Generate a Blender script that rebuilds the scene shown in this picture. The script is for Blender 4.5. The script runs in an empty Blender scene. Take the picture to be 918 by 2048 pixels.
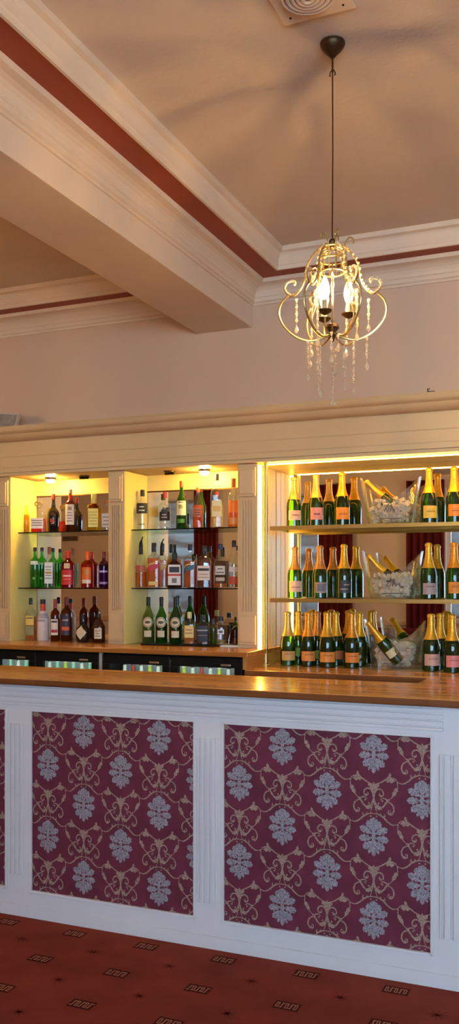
import bpy, bmesh, math, random
from mathutils import Vector, Matrix
random.seed(7)
C = bpy.context.scene.collection
PI = math.pi
# ------------------------------------------------------------------ survey of the room (metres)
EYE, F, CX, HZ, TH = 1.62, 1818.0, 459.0, 1165.0, math.radians(22.98)
ST, CT = math.sin(TH), math.cos(TH)
def xat(px, Y):
    u = (px - CX) / F
    return Y * (-ST + u * CT) / (CT + u * ST)
def dep(px, Y):
    return Y / (CT + (px - CX) / F * ST)
def zat(px, py, Y):
    return EYE + (HZ - py) * dep(px, Y) / F
CEIL, YW, YF = 3.50, 5.08, -3.0
XL, XR = -9.0, 5.6
BX0, BX1, BZ = -2.368, -2.004, 3.151          # ceiling beam
BARY, BART, BARB = 3.67, 1.158, 4.185          # bar face, top height, back edge
CHY, SPY, SPZ = 4.45, 4.45, 1.251
PILY, MIRY, SOF = 4.74, 5.03, 2.287

# ------------------------------------------------------------------ materials
def lin(c):
    return tuple(((v / 255) / 12.92 if v / 255 <= .04045 else ((v / 255 + .055) / 1.055) ** 2.4) for v in c)
_m = {}
def newmat(name):
    m = bpy.data.materials.new(name); m.use_nodes = True
    nt = m.node_tree; nt.nodes.clear()
    return m, nt, nt.nodes.new('ShaderNodeOutputMaterial')
def pbr(name, rgb, rough=.5, metal=0., var=.06, scale=8., bump=0., bscale=60., coat=0., trans=0., stretch=None, ior=1.45, spec=.5):
    if name in _m: return _m[name]
    m, nt, out = newmat(name)
    b = nt.nodes.new('ShaderNodeBsdfPrincipled')
    nt.links.new(b.outputs[0], out.inputs[0])
    c = lin(rgb)
    b.inputs['Roughness'].default_value = rough; b.inputs['Metallic'].default_value = metal
    b.inputs['Coat Weight'].default_value = coat; b.inputs['Coat Roughness'].default_value = .1
    b.inputs['Transmission Weight'].default_value = trans; b.inputs['IOR'].default_value = ior
    b.inputs['Specular IOR Level'].default_value = spec
    tc = nt.nodes.new('ShaderNodeTexCoord')
    vec = tc.outputs['Object']
    if stretch:
        mp = nt.nodes.new('ShaderNodeMapping'); mp.inputs['Scale'].default_value = stretch
        nt.links.new(vec, mp.inputs[0]); vec = mp.outputs[0]
    n = nt.nodes.new('ShaderNodeTexNoise'); n.inputs['Scale'].default_value = scale; n.inputs['Detail'].default_value = 4
    nt.links.new(vec, n.inputs['Vector'])
    r = nt.nodes.new('ShaderNodeValToRGB')
    r.color_ramp.elements[0].position = .3; r.color_ramp.elements[1].position = .7
    r.color_ramp.elements[0].color = (*[max(0, v * (1 - var)) for v in c], 1)
    r.color_ramp.elements[1].color = (*[min(1, v * (1 + var)) for v in c], 1)
    nt.links.new(n.outputs['Fac'], r.inputs[0]); nt.links.new(r.outputs[0], b.inputs['Base Color'])
    if bump:
        n2 = nt.nodes.new('ShaderNodeTexNoise'); n2.inputs['Scale'].default_value = bscale; n2.inputs['Detail'].default_value = 5
        nt.links.new(vec, n2.inputs['Vector'])
        bp = nt.nodes.new('ShaderNodeBump'); bp.inputs['Strength'].default_value = bump; bp.inputs['Distance'].default_value = .004
        nt.links.new(n2.outputs['Fac'], bp.inputs['Height']); nt.links.new(bp.outputs[0], b.inputs['Normal'])
    _m[name] = m
    return m
def clear(name, rgb, ior=1.45, gloss=1.0, tintpow=1.0, rough=.02, body=0.):
    """thin clear glass or a drink in it: tinted see-through body with a Fresnel gloss"""
    if name in _m: return _m[name]
    m, nt, out = newmat(name)
    t = nt.nodes.new('ShaderNodeBsdfTransparent'); g = nt.nodes.new('ShaderNodeBsdfGlossy')
    lw = nt.nodes.new('ShaderNodeLayerWeight'); lw.inputs['Blend'].default_value = .25
    r = nt.nodes.new('ShaderNodeValToRGB')
    c = lin(rgb)
    r.color_ramp.elements[0].color = (*c, 1); r.color_ramp.elements[1].color = (*[v ** (1.25 * tintpow) * .96 for v in c], 1)
    nt.links.new(lw.outputs['Facing'], r.inputs[0]); nt.links.new(r.outputs[0], t.inputs[0])
    g.inputs['Roughness'].default_value = rough; g.inputs[0].default_value = (gloss, gloss, gloss, 1)
    pw = nt.nodes.new('ShaderNodeMath'); pw.operation = 'POWER'; pw.inputs[1].default_value = 4.0
    fl = nt.nodes.new('ShaderNodeLayerWeight'); fl.inputs['Blend'].default_value = .5
    nt.links.new(fl.outputs['Facing'], pw.inputs[0])
    fr = nt.nodes.new('ShaderNodeMath'); fr.operation = 'MULTIPLY_ADD'; r0 = ((ior - 1) / (ior + 1)) ** 2
    fr.inputs[1].default_value = .75; fr.inputs[2].default_value = r0; fr.use_clamp = True
    nt.links.new(pw.outputs[0], fr.inputs[0])
    if body:
        df = nt.nodes.new('ShaderNodeBsdfDiffuse'); df.inputs[0].default_value = (*c, 1)
        tl_ = nt.nodes.new('ShaderNodeBsdfTranslucent'); tl_.inputs[0].default_value = (*c, 1)
        m1 = nt.nodes.new('ShaderNodeMixShader'); m1.inputs[0].default_value = .5
        nt.links.new(df.outputs[0], m1.inputs[1]); nt.links.new(tl_.outputs[0], m1.inputs[2])
        m2 = nt.nodes.new('ShaderNodeMixShader'); m2.inputs[0].default_value = body
        nt.links.new(t.outputs[0], m2.inputs[1]); nt.links.new(m1.outputs[0], m2.inputs[2]); t = m2
    mx = nt.nodes.new('ShaderNodeMixShader')
    nt.links.new(fr.outputs[0], mx.inputs[0]); nt.links.new(t.outputs[0], mx.inputs[1]); nt.links.new(g.outputs[0], mx.inputs[2])
    nt.links.new(mx.outputs[0], out.inputs[0])
    _m[name] = m
    return m
def glow(name, rgb, s):
    if name in _m: return _m[name]
    m, nt, out = newmat(name)
    e = nt.nodes.new('ShaderNodeEmission'); e.inputs[0].default_value = (*lin(rgb), 1); e.inputs[1].default_value = s
    nt.links.new(e.outputs[0], out.inputs[0]); _m[name] = m
    return m
def wood(name, dark, light, rough=.22, axis=0, coat=.3):
    if name in _m: return _m[name]
    m, nt, out = newmat(name)
    b = nt.nodes.new('ShaderNodeBsdfPrincipled'); nt.links.new(b.outputs[0], out.inputs[0])
    tc = nt.nodes.new('ShaderNodeTexCoord'); mp = nt.nodes.new('ShaderNodeMapping')
    s = [14, 14, 14]; s[axis] = 1.2; mp.inputs['Scale'].default_value = s
    nt.links.new(tc.outputs['Object'], mp.inputs[0])
    n = nt.nodes.new('ShaderNodeTexNoise'); n.inputs['Scale'].default_value = 2.2; n.inputs['Detail'].default_value = 7; n.inputs['Distortion'].default_value = .6
    nt.links.new(mp.outputs[0], n.inputs['Vector'])
    br = nt.nodes.new('ShaderNodeTexBrick')
    mp2 = nt.nodes.new('ShaderNodeMapping'); mp2.inputs['Rotation'].default_value = (0, 0, 0 if axis == 0 else PI / 2)
    nt.links.new(tc.outputs['Object'], mp2.inputs[0]); nt.links.new(mp2.outputs[0], br.inputs['Vector'])
    br.inputs['Scale'].default_value = 1.0; br.inputs['Brick Width'].default_value = .62; br.inputs['Row Height'].default_value = .045
    br.inputs['Mortar Size'].default_value = .0006; br.inputs['Color1'].default_value = (.25, .25, .25, 1); br.inputs['Color2'].default_value = (.75, .75, .75, 1)
    br.inputs['Mortar'].default_value = (.05, .05, .05, 1)
    ad = nt.nodes.new('ShaderNodeMix'); ad.data_type = 'FLOAT'; ad.inputs[0].default_value = .4
    nt.links.new(n.outputs['Fac'], ad.inputs[2]); nt.links.new(br.outputs['Color'], ad.inputs[3])
    r = nt.nodes.new('ShaderNodeValToRGB'); r.color_ramp.elements[0].position = .3; r.color_ramp.elements[1].position = .68
    r.color_ramp.elements[0].color = (*lin(dark), 1); r.color_ramp.elements[1].color = (*lin(light), 1)
    nt.links.new(ad.outputs[0], r.inputs[0]); nt.links.new(r.outputs[0], b.inputs['Base Color'])
    b.inputs['Roughness'].default_value = rough; b.inputs['Coat Weight'].default_value = coat; b.inputs['Coat Roughness'].default_value = .12
    _m[name] = m
    return m

M = dict(
    wall=pbr('wall_paint', (212, 180, 150), .7, var=.02, scale=2, bump=.05, bscale=120),
    ceil=pbr('ceiling_paper', (214, 196, 174), .8, var=.03, scale=2.5, bump=.35, bscale=55),
    trim=pbr('cornice_paint', (224, 202, 174), .5, var=.02),
    red=pbr('red_band_paint', (150, 62, 36), .55, var=.05),
    cream=pbr('cream_gloss_paint', (208, 178, 132), .38, var=.03, scale=3),
    niche=pbr('lamplit_niche_paint', (238, 214, 128), .4, var=.02),  # yellow of the niche lamps put into the paint colour
    white=pbr('white_gloss_paint', (226, 226, 226), .35, var=.03, scale=3, bump=.04, bscale=30),
    damask=pbr('burgundy_damask_ground', (108, 40, 60), .75, var=.22, scale=9, bump=.2, bscale=400),
    silver=pbr('silver_damask_print', (148, 142, 148), .55, var=.65, scale=230, bump=.2, bscale=400),
    gold=pbr('gold_damask_print', (160, 134, 118), .6, var=.5, scale=230, bump=.2, bscale=400),
    carpet=pbr('red_carpet', (146, 64, 50), .95, var=.16, scale=5, bump=.8, bscale=500, spec=.1),
    cdark=pbr('carpet_dark_motif', (84, 34, 28), .95, var=.1, scale=60, spec=.1),
    cstar=pbr('carpet_faint_motif', (112, 44, 34), .95, var=.1, scale=60, spec=.1),
    cgold=pbr('carpet_gold_motif', (200, 136, 104), .95, var=.1, scale=60, spec=.1),
    oak=wood('oak_worktop', (180, 122, 64), (220, 170, 104), .24),
    nose=wood('oak_edge_shaded', (98, 56, 28), (142, 86, 46), .3),  # oak darkened to put the shade of the counter edges into its colour
    oakv=wood('oak_side', (160, 100, 44), (206, 146, 74), .3, axis=1),
    brass=pbr('brushed_brass', (200, 172, 104), .34, 1., var=.08, scale=30, stretch=(.5, 20, 20)),
    steel=pbr('steel', (196, 194, 190), .25, 1.),
    black=pbr('black_plastic', (16, 16, 17), .4, spec=.2),
    mirror=None, glass=clear('clear_glass', (250, 252, 250), 1.5, body=.015),
    pane=clear('window_glass', (250, 252, 252), 1.3),
    curtain=pbr('burgundy_velvet', (104, 24, 28), .85, var=.15, scale=14),
    gilt=pbr('champagne_gilt_metal', (190, 164, 104), .32, .85, var=.15, scale=60),
    bronze=pbr('dark_bronze', (84, 62, 38), .4, .8, var=.2, scale=40),
    crystal=clear('crystal', (255, 248, 230), 2.3, 1.0, body=.45, rough=.08),
    bulb=None, filament=glow('lamp_filament', (255, 206, 136), 7400),
    candle=pbr('ivory_candle_tube', (196, 172, 120), .5),
    led=glow('led_glow', (255, 184, 66), 95),
    down=glow('downlight_glow', (255, 200, 92), 820),
    fridgeglow=glow('cooler_lamp_glow', (230, 255, 240), 8),
    paper=pbr('white_paper', (230, 226, 214), .6),
    acrylic=clear('acrylic', (250, 250, 246), 1.95, 1.0, body=.035),
)
m, nt, out = newmat('mirror_silver')
g = nt.nodes.new('ShaderNodeBsdfGlossy'); g.inputs[0].default_value = (.93, .935, .925, 1); g.inputs['Roughness'].default_value = .004
nt.links.new(g.outputs[0], out.inputs[0]); M['mirror'] = m
m, nt, out = newmat('dimming_cloth')  # added cloth that cuts the glare of the mirrored windows
tr = nt.nodes.new('ShaderNodeBsdfTranslucent'); df = nt.nodes.new('ShaderNodeBsdfDiffuse'); mx = nt.nodes.new('ShaderNodeMixShader'); mx.inputs[0].default_value = .5
tc = nt.nodes.new('ShaderNodeTexCoord'); mp = nt.nodes.new('ShaderNodeMapping'); mp.inputs['Scale'].default_value = (1.5, 1, 9)
nz = nt.nodes.new('ShaderNodeTexNoise'); nz.inputs['Scale'].default_value = 1.2; nz.inputs['Detail'].default_value = 3
rr = nt.nodes.new('ShaderNodeValToRGB'); rr.color_ramp.elements[0].position = .38; rr.color_ramp.elements[1].position = .62
rr.color_ramp.elements[0].color = (.11, .125, .13, 1); rr.color_ramp.elements[1].color = (.27, .29, .29, 1)
nt.links.new(tc.outputs['Object'], mp.inputs[0]); nt.links.new(mp.outputs[0], nz.inputs['Vector']); nt.links.new(nz.outputs['Fac'], rr.inputs[0]); nt.links.new(rr.outputs[0], tr.inputs[0])
df.inputs[0].default_value = (.6, .62, .64, 1)
nt.links.new(df.outputs[0], mx.inputs[1]); nt.links.new(tr.outputs[0], mx.inputs[2]); nt.links.new(mx.outputs[0], out.inputs[0]); M['blind'] = m
m, nt, out = newmat('lamp_glass')
e = nt.nodes.new('ShaderNodeEmission'); e.inputs[0].default_value = (*lin((255, 218, 150)), 1); e.inputs[1].default_value = 14
tr = nt.nodes.new('ShaderNodeBsdfTransparent'); mx = nt.nodes.new('ShaderNodeMixShader'); mx.inputs[0].default_value = .3
nt.links.new(tr.outputs[0], mx.inputs[1]); nt.links.new(e.outputs[0], mx.inputs[2]); nt.links.new(mx.outputs[0], out.inputs[0]); M['bulb'] = m

# ------------------------------------------------------------------ mesh helpers
class MB:
    def __init__(s): s.v = []; s.f = []; s.mi = []
    def quad(s, a, b, c, d, mi=0):
        n = len(s.v); s.v += [a, b, c, d]; s.f.append((n, n + 1, n + 2, n + 3)); s.mi.append(mi)
    def box(s, x0, x1, y0, y1, z0, z1, mi=0):
        n = len(s.v)
        s.v += [(x, y, z) for x in (x0, x1) for y in (y0, y1) for z in (z0, z1)]
        for q in ((0, 1, 3, 2), (4, 6, 7, 5), (0, 4, 5, 1), (2, 3, 7, 6), (0, 2, 6, 4), (1, 5, 7, 3)):
            s.f.append(tuple(n + i for i in q)); s.mi.append(mi)
        return s
    def poly(s, pts, mi=0):
        n = len(s.v); s.v += pts; s.f.append(tuple(range(n, n + len(pts)))); s.mi.append(mi); return s
    def rings(s, R, mi=0, cap0=True, cap1=True, closed=True):
        """R: list of rings (equal length lists of points)"""
        n = len(s.v); k = len(R[0])
        for r in R: s.v += r
        for i in range(len(R) - 1):
            for j in range(k if closed else k - 1):
                a, b = n + i * k + j, n + i * k + (j + 1) % k
                s.f.append((a, b, b + k, a + k)); s.mi.append(mi)
        if cap0: s.f.append(tuple(n + j for j in reversed(range(k)))); s.mi.append(mi)
        if cap1: s.f.append(tuple(n + (len(R) - 1) * k + j for j in range(k))); s.mi.append(mi)
        return s
    def lathe(s, prof, c=(0, 0, 0), seg=20, mi=0):
        R = [[(c[0] + r * math.cos(2 * PI * j / seg), c[1] + r * math.sin(2 * PI * j / seg), c[2] + z) for j in range(seg)] for r, z in prof]
        return s.rings(R, mi)
    def tube(s, pts, rad, seg=8, mi=0):
        P = [Vector(p) for p in pts]; n = len(P)
        rad = rad if isinstance(rad, (list, tuple)) else [rad] * n
        T = [(P[min(i + 1, n - 1)] - P[max(i - 1, 0)]).normalized() for i in range(n)]
        up = Vector((0, 0, 1)) if abs(T[0].z) < .9 else Vector((1, 0, 0))
        N = (up - T[0] * up.dot(T[0])).normalized(); R = []
        for i in range(n):
            N = (N - T[i] * N.dot(T[i]))
            N = N.normalized() if N.length > 1e-6 else T[i].orthogonal().normalized()
            B = T[i].cross(N)
            R.append([tuple(P[i] + (N * math.cos(2 * PI * j / seg) + B * math.sin(2 * PI * j / seg)) * rad[i]) for j in range(seg)])
        return s.rings(R, mi)
    def ball(s, c, r, sx=1, sz=1, seg=8, ringn=5, mi=0):
        prof = [(r * sx * max(.02, math.sin(PI * i / ringn)), -r * sz * math.cos(PI * i / ringn)) for i in range(ringn + 1)]
        return s.lathe(prof, c, seg, mi)
    def build(s, name, mats, parent=None, smooth=False, bevel=0., loc=None):
        me = bpy.data.meshes.new(name); me.from_pydata([tuple(p) for p in s.v], [], s.f)
        for mm in (mats if isinstance(mats, (list, tuple)) else [mats]): me.materials.append(mm)
        me.polygons.foreach_set('material_index', s.mi)
        bm = bmesh.new(); bm.from_mesh(me); bmesh.ops.remove_doubles(bm, verts=bm.verts, dist=1e-6)
        bmesh.ops.recalc_face_normals(bm, faces=bm.faces); bm.to_mesh(me); bm.free()
        o = bpy.data.objects.new(name, me); C.objects.link(o)
        if parent: o.parent = parent
        if loc: o.location = loc
        if smooth:
            me.polygons.foreach_set('use_smooth', [True] * len(me.polygons))
            me.set_sharp_from_angle(angle=math.radians(42))
        if bevel:
            bv = o.modifiers.new('edge', 'BEVEL'); bv.width = bevel; bv.segments = 2; bv.limit_method = 'ANGLE'
        return o
def tag(o, label, cat, group=None):
    o['label'] = label; o['category'] = cat
    if group: o['group'] = group
    return o
def thing(name, label, cat, loc=(0, 0, 0), rz=0, group=None):
    o = bpy.data.objects.new(name, None); C.objects.link(o); o.empty_display_size = .05
    o.location = loc; o.rotation_euler = (0, 0, rz)
    return tag(o, label, cat, group)
def struct(o): o['kind'] = 'structure'; return o
def dup(root, loc, label):
    def cp(o, par):
        c = o.copy(); C.objects.link(c); c.parent = par
        for ch in o.children: cp(ch, c)
        return c
    r = cp(root, None); r.location = loc; r['label'] = label
    return r
def spline(pts, n=8):
    """Catmull-Rom through pts"""
    P = [Vector(p) for p in pts]; P = [P[0] * 2 - P[1]] + P + [P[-1] * 2 - P[-2]]; o = []
    for i in range(1, len(P) - 2):
        for k in range(n):
            t = k / n
            o.append(.5 * ((2 * P[i]) + (P[i + 1] - P[i - 1]) * t + (2 * P[i - 1] - 5 * P[i] + 4 * P[i + 1] - P[i + 2]) * t * t + (3 * P[i] - P[i - 1] - 3 * P[i + 1] + P[i + 2]) * t ** 3))
    return o + [P[-2]]
def sweep_loop(prof, corners, segmat):
    """profile of (distance off the wall, z) round a closed rectangle of inside corners, mitred; corners go counter-clockwise"""
    mb = MB(); n = len(corners); cc = [Vector(c) for c in corners]; R = []
    for i in range(n):
        a = (cc[i] - cc[i - 1]).normalized(); b = (cc[(i + 1) % n] - cc[i]).normalized()
        na, nb = Vector((-a.y, a.x)), Vector((-b.y, b.x))
        R.append([(*(cc[i] + (na + nb) * d), z) for d, z in prof])
    for i in range(n):
        A, B = R[i], R[(i + 1) % n]
        for j in range(len(prof) - 1):
            mb.quad(A[j], B[j], B[j + 1], A[j + 1], segmat(j))
    return mb

# ------------------------------------------------------------------ room shell
def wall_holes(name, x0, x1, z0, z1, yin, yout, holes):
    mb = MB(); xs = x0
    for (a, b, c, d) in sorted(holes):
        mb.box(xs, a, yout, yin, z0, z1); mb.box(a, b, yout, yin, z0, c); mb.box(a, b, yout, yin, d, z1); xs = b
    mb.box(xs, x1, yout, yin, z0, z1)
    return struct(mb.build(name, pbr('brightened_wall_paint', (240, 226, 212), .7, var=.02, scale=2)))  # wall paint lightened to stand in for light this wall lacks
WIN = [(-7.05, -6.1), (-5.0, -4.06), (-2.21, -1.27), (.0, 1.8), (2.2, 3.6), (3.9, 5.3)]  # last three added out of view to bring in more daylight
BLIND = 3  # windows given an added dimming blind, counted from the left
WZ0, WZ1 = 1.08, 2.96
wall_holes('wall_window_side', XL, XR, 0, CEIL, YF, YF - .3, [(a, b, WZ0, WZ1) for a, b in WIN])
struct(MB().box(XL, XR, YW, YW + .2, 0, CEIL).build('wall_bar_side', M['wall']))
struct(MB().box(XL - .2, XL, YF - .3, YW + .2, 0, CEIL).build('wall_left', M['wall']))
struct(MB().box(XR, XR + .2, YF - .3, YW + .2, 0, CEIL).build('wall_right', M['wall']))
struct(MB().box(XL - .2, XR + .2, YF - .3, YW + .2, CEIL, CEIL + .15).build('ceiling', M['ceil']))
struct(MB().box(BX0, BX1, YF, YW, BZ, CEIL).build('ceiling_beam', M['trim'], bevel=.004))

# carpet: ground with woven tablets and faint stars
mb = MB().box(XL - .2, XR + .2, YF - .3, YW + .2, -.12, 0)
def crect(cx, cy, w, h, z, mi, sk=0):
    mb.poly([(cx - w / 2 + sk * -h / 2, cy - h / 2, z), (cx + w / 2 + sk * -h / 2, cy - h / 2, z), (cx + w / 2 + sk * h / 2, cy + h / 2, z), (cx - w / 2 + sk * h / 2, cy + h / 2, z)], mi)
for r in range(0, 9):
    for k in range(-8, 9):
        cx, cy = -1.547 + .3735 * k + .018 * r, 3.58 - .2945 * r
        if not (-4.4 < cx < 1.4): continue
        crect(cx, cy, .104, .066, .0006, 1)
        for q, gx in enumerate((-.037, -.019, 0, .018, .036)):
            w = .0045
            if (q + r + k) % 2:
                crect(cx + gx, cy, w, .042, .0011, 3); crect(cx + gx + .006, cy + .017, .010, .005, .0011, 3); crect(cx + gx - .005, cy - .018, .009, .005, .0011, 3)
            else:
                crect(cx + gx - .004, cy, .0035, .034, .0011, 3); crect(cx + gx + .005, cy, .0035, .034, .0011, 3)
                crect(cx + gx, cy + .018, .011, .005, .0011, 3); crect(cx + gx, cy - .018, .011, .005, .0011, 3)
        for a in range(5):
            an = a * PI / 5 + .3; sx, sy = cx + .187, cy - .145
            d = Vector((math.cos(an), math.sin(an))); e = Vector((-d.y, d.x)) * .004
            mb.poly([(sx + d.x * .05 + 0, sy + d.y * .04, .0006), (sx + e.x, sy + e.y, .0006), (sx - d.x * .05, sy - d.y * .04, .0006), (sx - e.x, sy - e.y, .0006)], 2)
struct(mb.build('floor', [M['carpet'], M['cdark'], M['cstar'], M['cgold']]))

# cornice of each ceiling bay
cove = lambda x0, z0, x1, z1, n=5: [(x0 + (x1 - x0) * (1 - math.cos(PI / 2 * i / n)), z0 + (z1 - z0) * math.sin(PI / 2 * i / n)) for i in range(n + 1)]
PROF = [(0, 3.278), (.010, 3.278), (.010, 3.292), (.020, 3.296), (.020, 3.318)] + cove(.026, 3.322, .092, 3.378) + [(.104, 3.380), (.111, 3.40), (.240, 3.40), (.240, 3.384), (.252, 3.384), (.254, 3.404)] + cove(.258, 3.408, .284, 3.470) + [(.295, 3.474), (.295, 3.50)]
RJ = [i for i in range(len(PROF) - 1) if PROF[i][0] < .12 and PROF[i + 1][0] > .2][0]
for nm, cs in (('trim_1', [(BX1, YF), (XR, YF), (XR, YW), (BX1, YW)]), ('trim_2', [(XL, YF), (BX0, YF), (BX0, YW), (XL, YW)])):
    struct(sweep_loop(PROF, cs, lambda j: 1 if j == RJ else 0).build(nm, [M['trim'], M['red']]))
# dado rail and skirting on the window wall
for nm, z0, z1, d in (('trim_3', 1.0, 1.06, .03), ('baseboard_window_side', 0, .14, .02)):
    struct(MB().box(XL, XR, YF, YF + d, z0, z1).build(nm, M['trim'], bevel=.006))
# windows and their curtains
for i, (a, b) in enumerate(WIN):
    mb = MB()
    mb.box(a, a + .06, YF - .2, YF - .1, WZ0, WZ1); mb.box(b - .06, b, YF - .2, YF - .1, WZ0, WZ1)
    mb.box(a + .06, b - .06, YF - .2, YF - .1, WZ0, WZ0 + .07); mb.box(a + .06, b - .06, YF - .2, YF - .1, WZ1 - .06, WZ1)
    zm = (WZ0 + WZ1) / 2; mb.box(a + .06, b - .06, YF - .18, YF - .11, zm - .025, zm + .025)
    mb.box((a + b) / 2 - .012, (a + b) / 2 + .012, YF - .17, YF - .12, WZ0 + .07, WZ1 - .06)
    w = struct(mb.build('window_%d' % (i + 1), M['white']))
    p = MB().box(a + .05, b - .05, YF - .152, YF - .148, WZ0 + .05, WZ1 - .05).build('pane', M['pane'], w)
    if i < BLIND:
        bl = tag(MB().box(a + .065, b - .065, YF - .097, YF - .095, WZ0 + .03, WZ1 - .02).build('window_blind', M['blind']), ('added sheer blind dimming the window mirrored in the middle niche', 'added sheer blind dimming window mirrored beside left champagne bottles', 'added sheer blind dimming the window mirrored at right end of the champagne shelves')[i], 'blind', 'added blinds dimming the windows')  # cloth added to dim the windows seen in the mirrors
    MB().box(a - .05, b + .05, YF - .1, YF + .05, WZ0 - .04, WZ0 - .001).build('window_sill', M['white'], w, bevel=.005)
def curtain(x0, x1, label):
    n = 60; ring = []
    for sgn in (0, 1):
        pts = []
        for k in range(n + 1):
            t = k / n; x = x0 + (x1 - x0) * t
            y = YF + .10 + .035 * math.sin(t * PI * 11) + (.006 if sgn else -.006)
            pts.append((x, y))
        ring += pts if not sgn else pts[::-1]
    mb = MB().rings([[(x, y, z) for x, y in ring] for z in (.03, 1.2, 2.4, 3.07)])
    c = tag(mb.build('curtain', M['curtain'], smooth=True), label, 'curtain', 'burgundy curtains at the windows')
    return c
for x0, x1, l in ((-6.1, -5.69, 'burgundy curtain mirrored behind the spirits of the middle niche'), (-4.06, -3.54, 'burgundy curtain mirrored behind the left champagne bottles'),
                  (-2.75, -2.21, 'burgundy curtain mirrored right of the clear ice buckets'), (-7.5, -7.08, 'burgundy curtain on far side of the window mirrored in middle niche'),):
    curtain(x0, x1, l)
# long dark bench under the windows
t = thing('bench_seat', 'dark burgundy bench back low in the mirror behind ice bucket', 'bench', (-3.15, YF + .56, 0))
MB().box(-.85, .85, -.18, .3, .12, .46).build('seat', M['curtain'], t, bevel=.03)
MB().box(-.85, .85, -.28, -.16, .3, .98).build('backrest', M['curtain'], t, bevel=.03)
MB().box(-.8, .8, -.2, .25, 0, .12).build('base', M['black'], t)

# ------------------------------------------------------------------ bar counter
BL, BR = -5.2, .12
t = thing('bar_counter', 'white painted bar counter with burgundy damask panels and fluted uprights', 'bar counter', ((BL + BR) / 2, BARY, 0))
ox, oy = t.location.x, t.location.y
def loc_box(x0, x1, y0, y1, z0, z1): return (x0 - ox, x1 - ox, y0 - oy, y1 - oy, z0, z1)
P1 = (xat(59, BARY), xat(391, BARY)); P2 = (xat(443, BARY), xat(866, BARY)); PW = P1[1] - P1[0]
P0 = (xat(14, BARY) - .9, xat(14, BARY)); PZ0, PZ1 = .122, 1.008
mb = MB()
edges = [BL, P0[0], P0[1], P1[0], P1[1], P2[0], P2[1], BR]
for i in range(0, 8, 2): mb.box(*loc_box(edges[i], edges[i + 1], BARY, BARY + .06, 0, BART - .034))
for p in (P0, P1, P2):
    mb.box(*loc_box(*p, BARY, BARY + .06, 0, PZ0)); mb.box(*loc_box(*p, BARY, BARY + .06, PZ1, BART - .034))
mb.box(*loc_box(BL, BR, BARY + .06, BARY + .09, 0, BART - .034))
mb.build('front_frame', M['white'], t)
# plank grooves of the top rail, as slim raised boards
rail = MB()
xe = xat(887, BARY)
zs = [zat(459, y, BARY) for y in (1395.5, 1405.5, 1418, 1430, 1438)]
for a, b in zip(zs[1:], zs[:-1]):
    rail.box(*loc_box(BL, xe, BARY - .011, BARY, a + .006, b))
rail.build('top_rail', M['white'], t, bevel=.002)
# fluted uprights
for (a, b) in ((P0[1], P1[0]), (P1[1], P2[0]), (P2[1] + .005, BR)):
    fl = MB(); z0, z1 = zat(459, 1790, BARY) , zat(459, 1480, BARY)
    if b - a > .4: xs = [a + .035 + .036 * k for k in range(5)]
    else:
        mcen = (a + b) / 2; xs = [mcen + (k - 1.5) * .026 for k in range(4)]
    z0, z1 = .20, .935
    for k in range(len(xs) - 1):
        fl.box(*loc_box(xs[k] + .005, xs[k + 1] - .005, BARY - .010, BARY, z0, z1))
    fl.box(*loc_box(xs[0] - .012, xs[0] - .004, BARY - .010, BARY, z0, z1))
    fl.build('fluted_upright', M['white'], t, bevel=.0025)
# damask panels
SZ = [0]
def lift():
    SZ[0] += 1; return -.00004 * (SZ[0] % 24)
def leaf(mb, p0, p1, w, mi, z, lobes=3, amp=.22):
    z = lift()
    a, b = Vector(p0), Vector(p1); d = b - a; L = d.length; d.normalize(); e = Vector((-d.y, d.x)); n = 12; pts = []
    def hw(t): return w / 2 * (math.sin(PI * t ** .75) ** .8 if 0 < t < 1 else 0) * (1 + amp * math.sin(t * PI * 2 * lobes - .6))
    top = [a + d * (L * i / n) + e * hw(i / n) for i in range(n + 1)]
    bot = [a + d * (L * i / n) - e * hw(i / n) for i in range(1, n)][::-1]
    for i in range(n):
        u = [a + d * (L * i / n) + e * hw(i / n), a + d * (L * (i + 1) / n) + e * hw((i + 1) / n)]
        v = [a + d * (L * (i + 1) / n) - e * hw((i + 1) / n), a + d * (L * i / n) - e * hw(i / n)]
        mb.poly([(q.x, z, q.y) for q in u + v], mi)
def stroke(mb, pts, w, mi, z, n=5):
    z = lift()
    P = spline([(x, y, 0) for x, y in pts], n); k = len(P)
    for i in range(k - 1):
        def hw(j): return w / 2 * (.45 + .75 * math.sin(PI * (j / (k - 1)) ** .9))
        def nm(j):
            d = (P[min(j + 1, k - 1)] - P[max(j - 1, 0)]).normalized(); return Vector((-d.y, d.x, 0))
        q = [P[i] + nm(i) * hw(i), P[i + 1] + nm(i + 1) * hw(i + 1), P[i + 1] - nm(i + 1) * hw(i + 1), P[i] - nm(i) * hw(i)]
        mb.poly([(v.x, z, v.y) for v in q], mi)
def dot(mb, c, r, mi, z):
    z = lift()
    mb.poly([(c[0] + r * math.cos(k * PI / 4), z, c[1] + r * math.sin(k * PI / 4)) for k in range(8)], mi)
med, scr = MB(), MB(); mm = .001
LIFT = [0]
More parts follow.
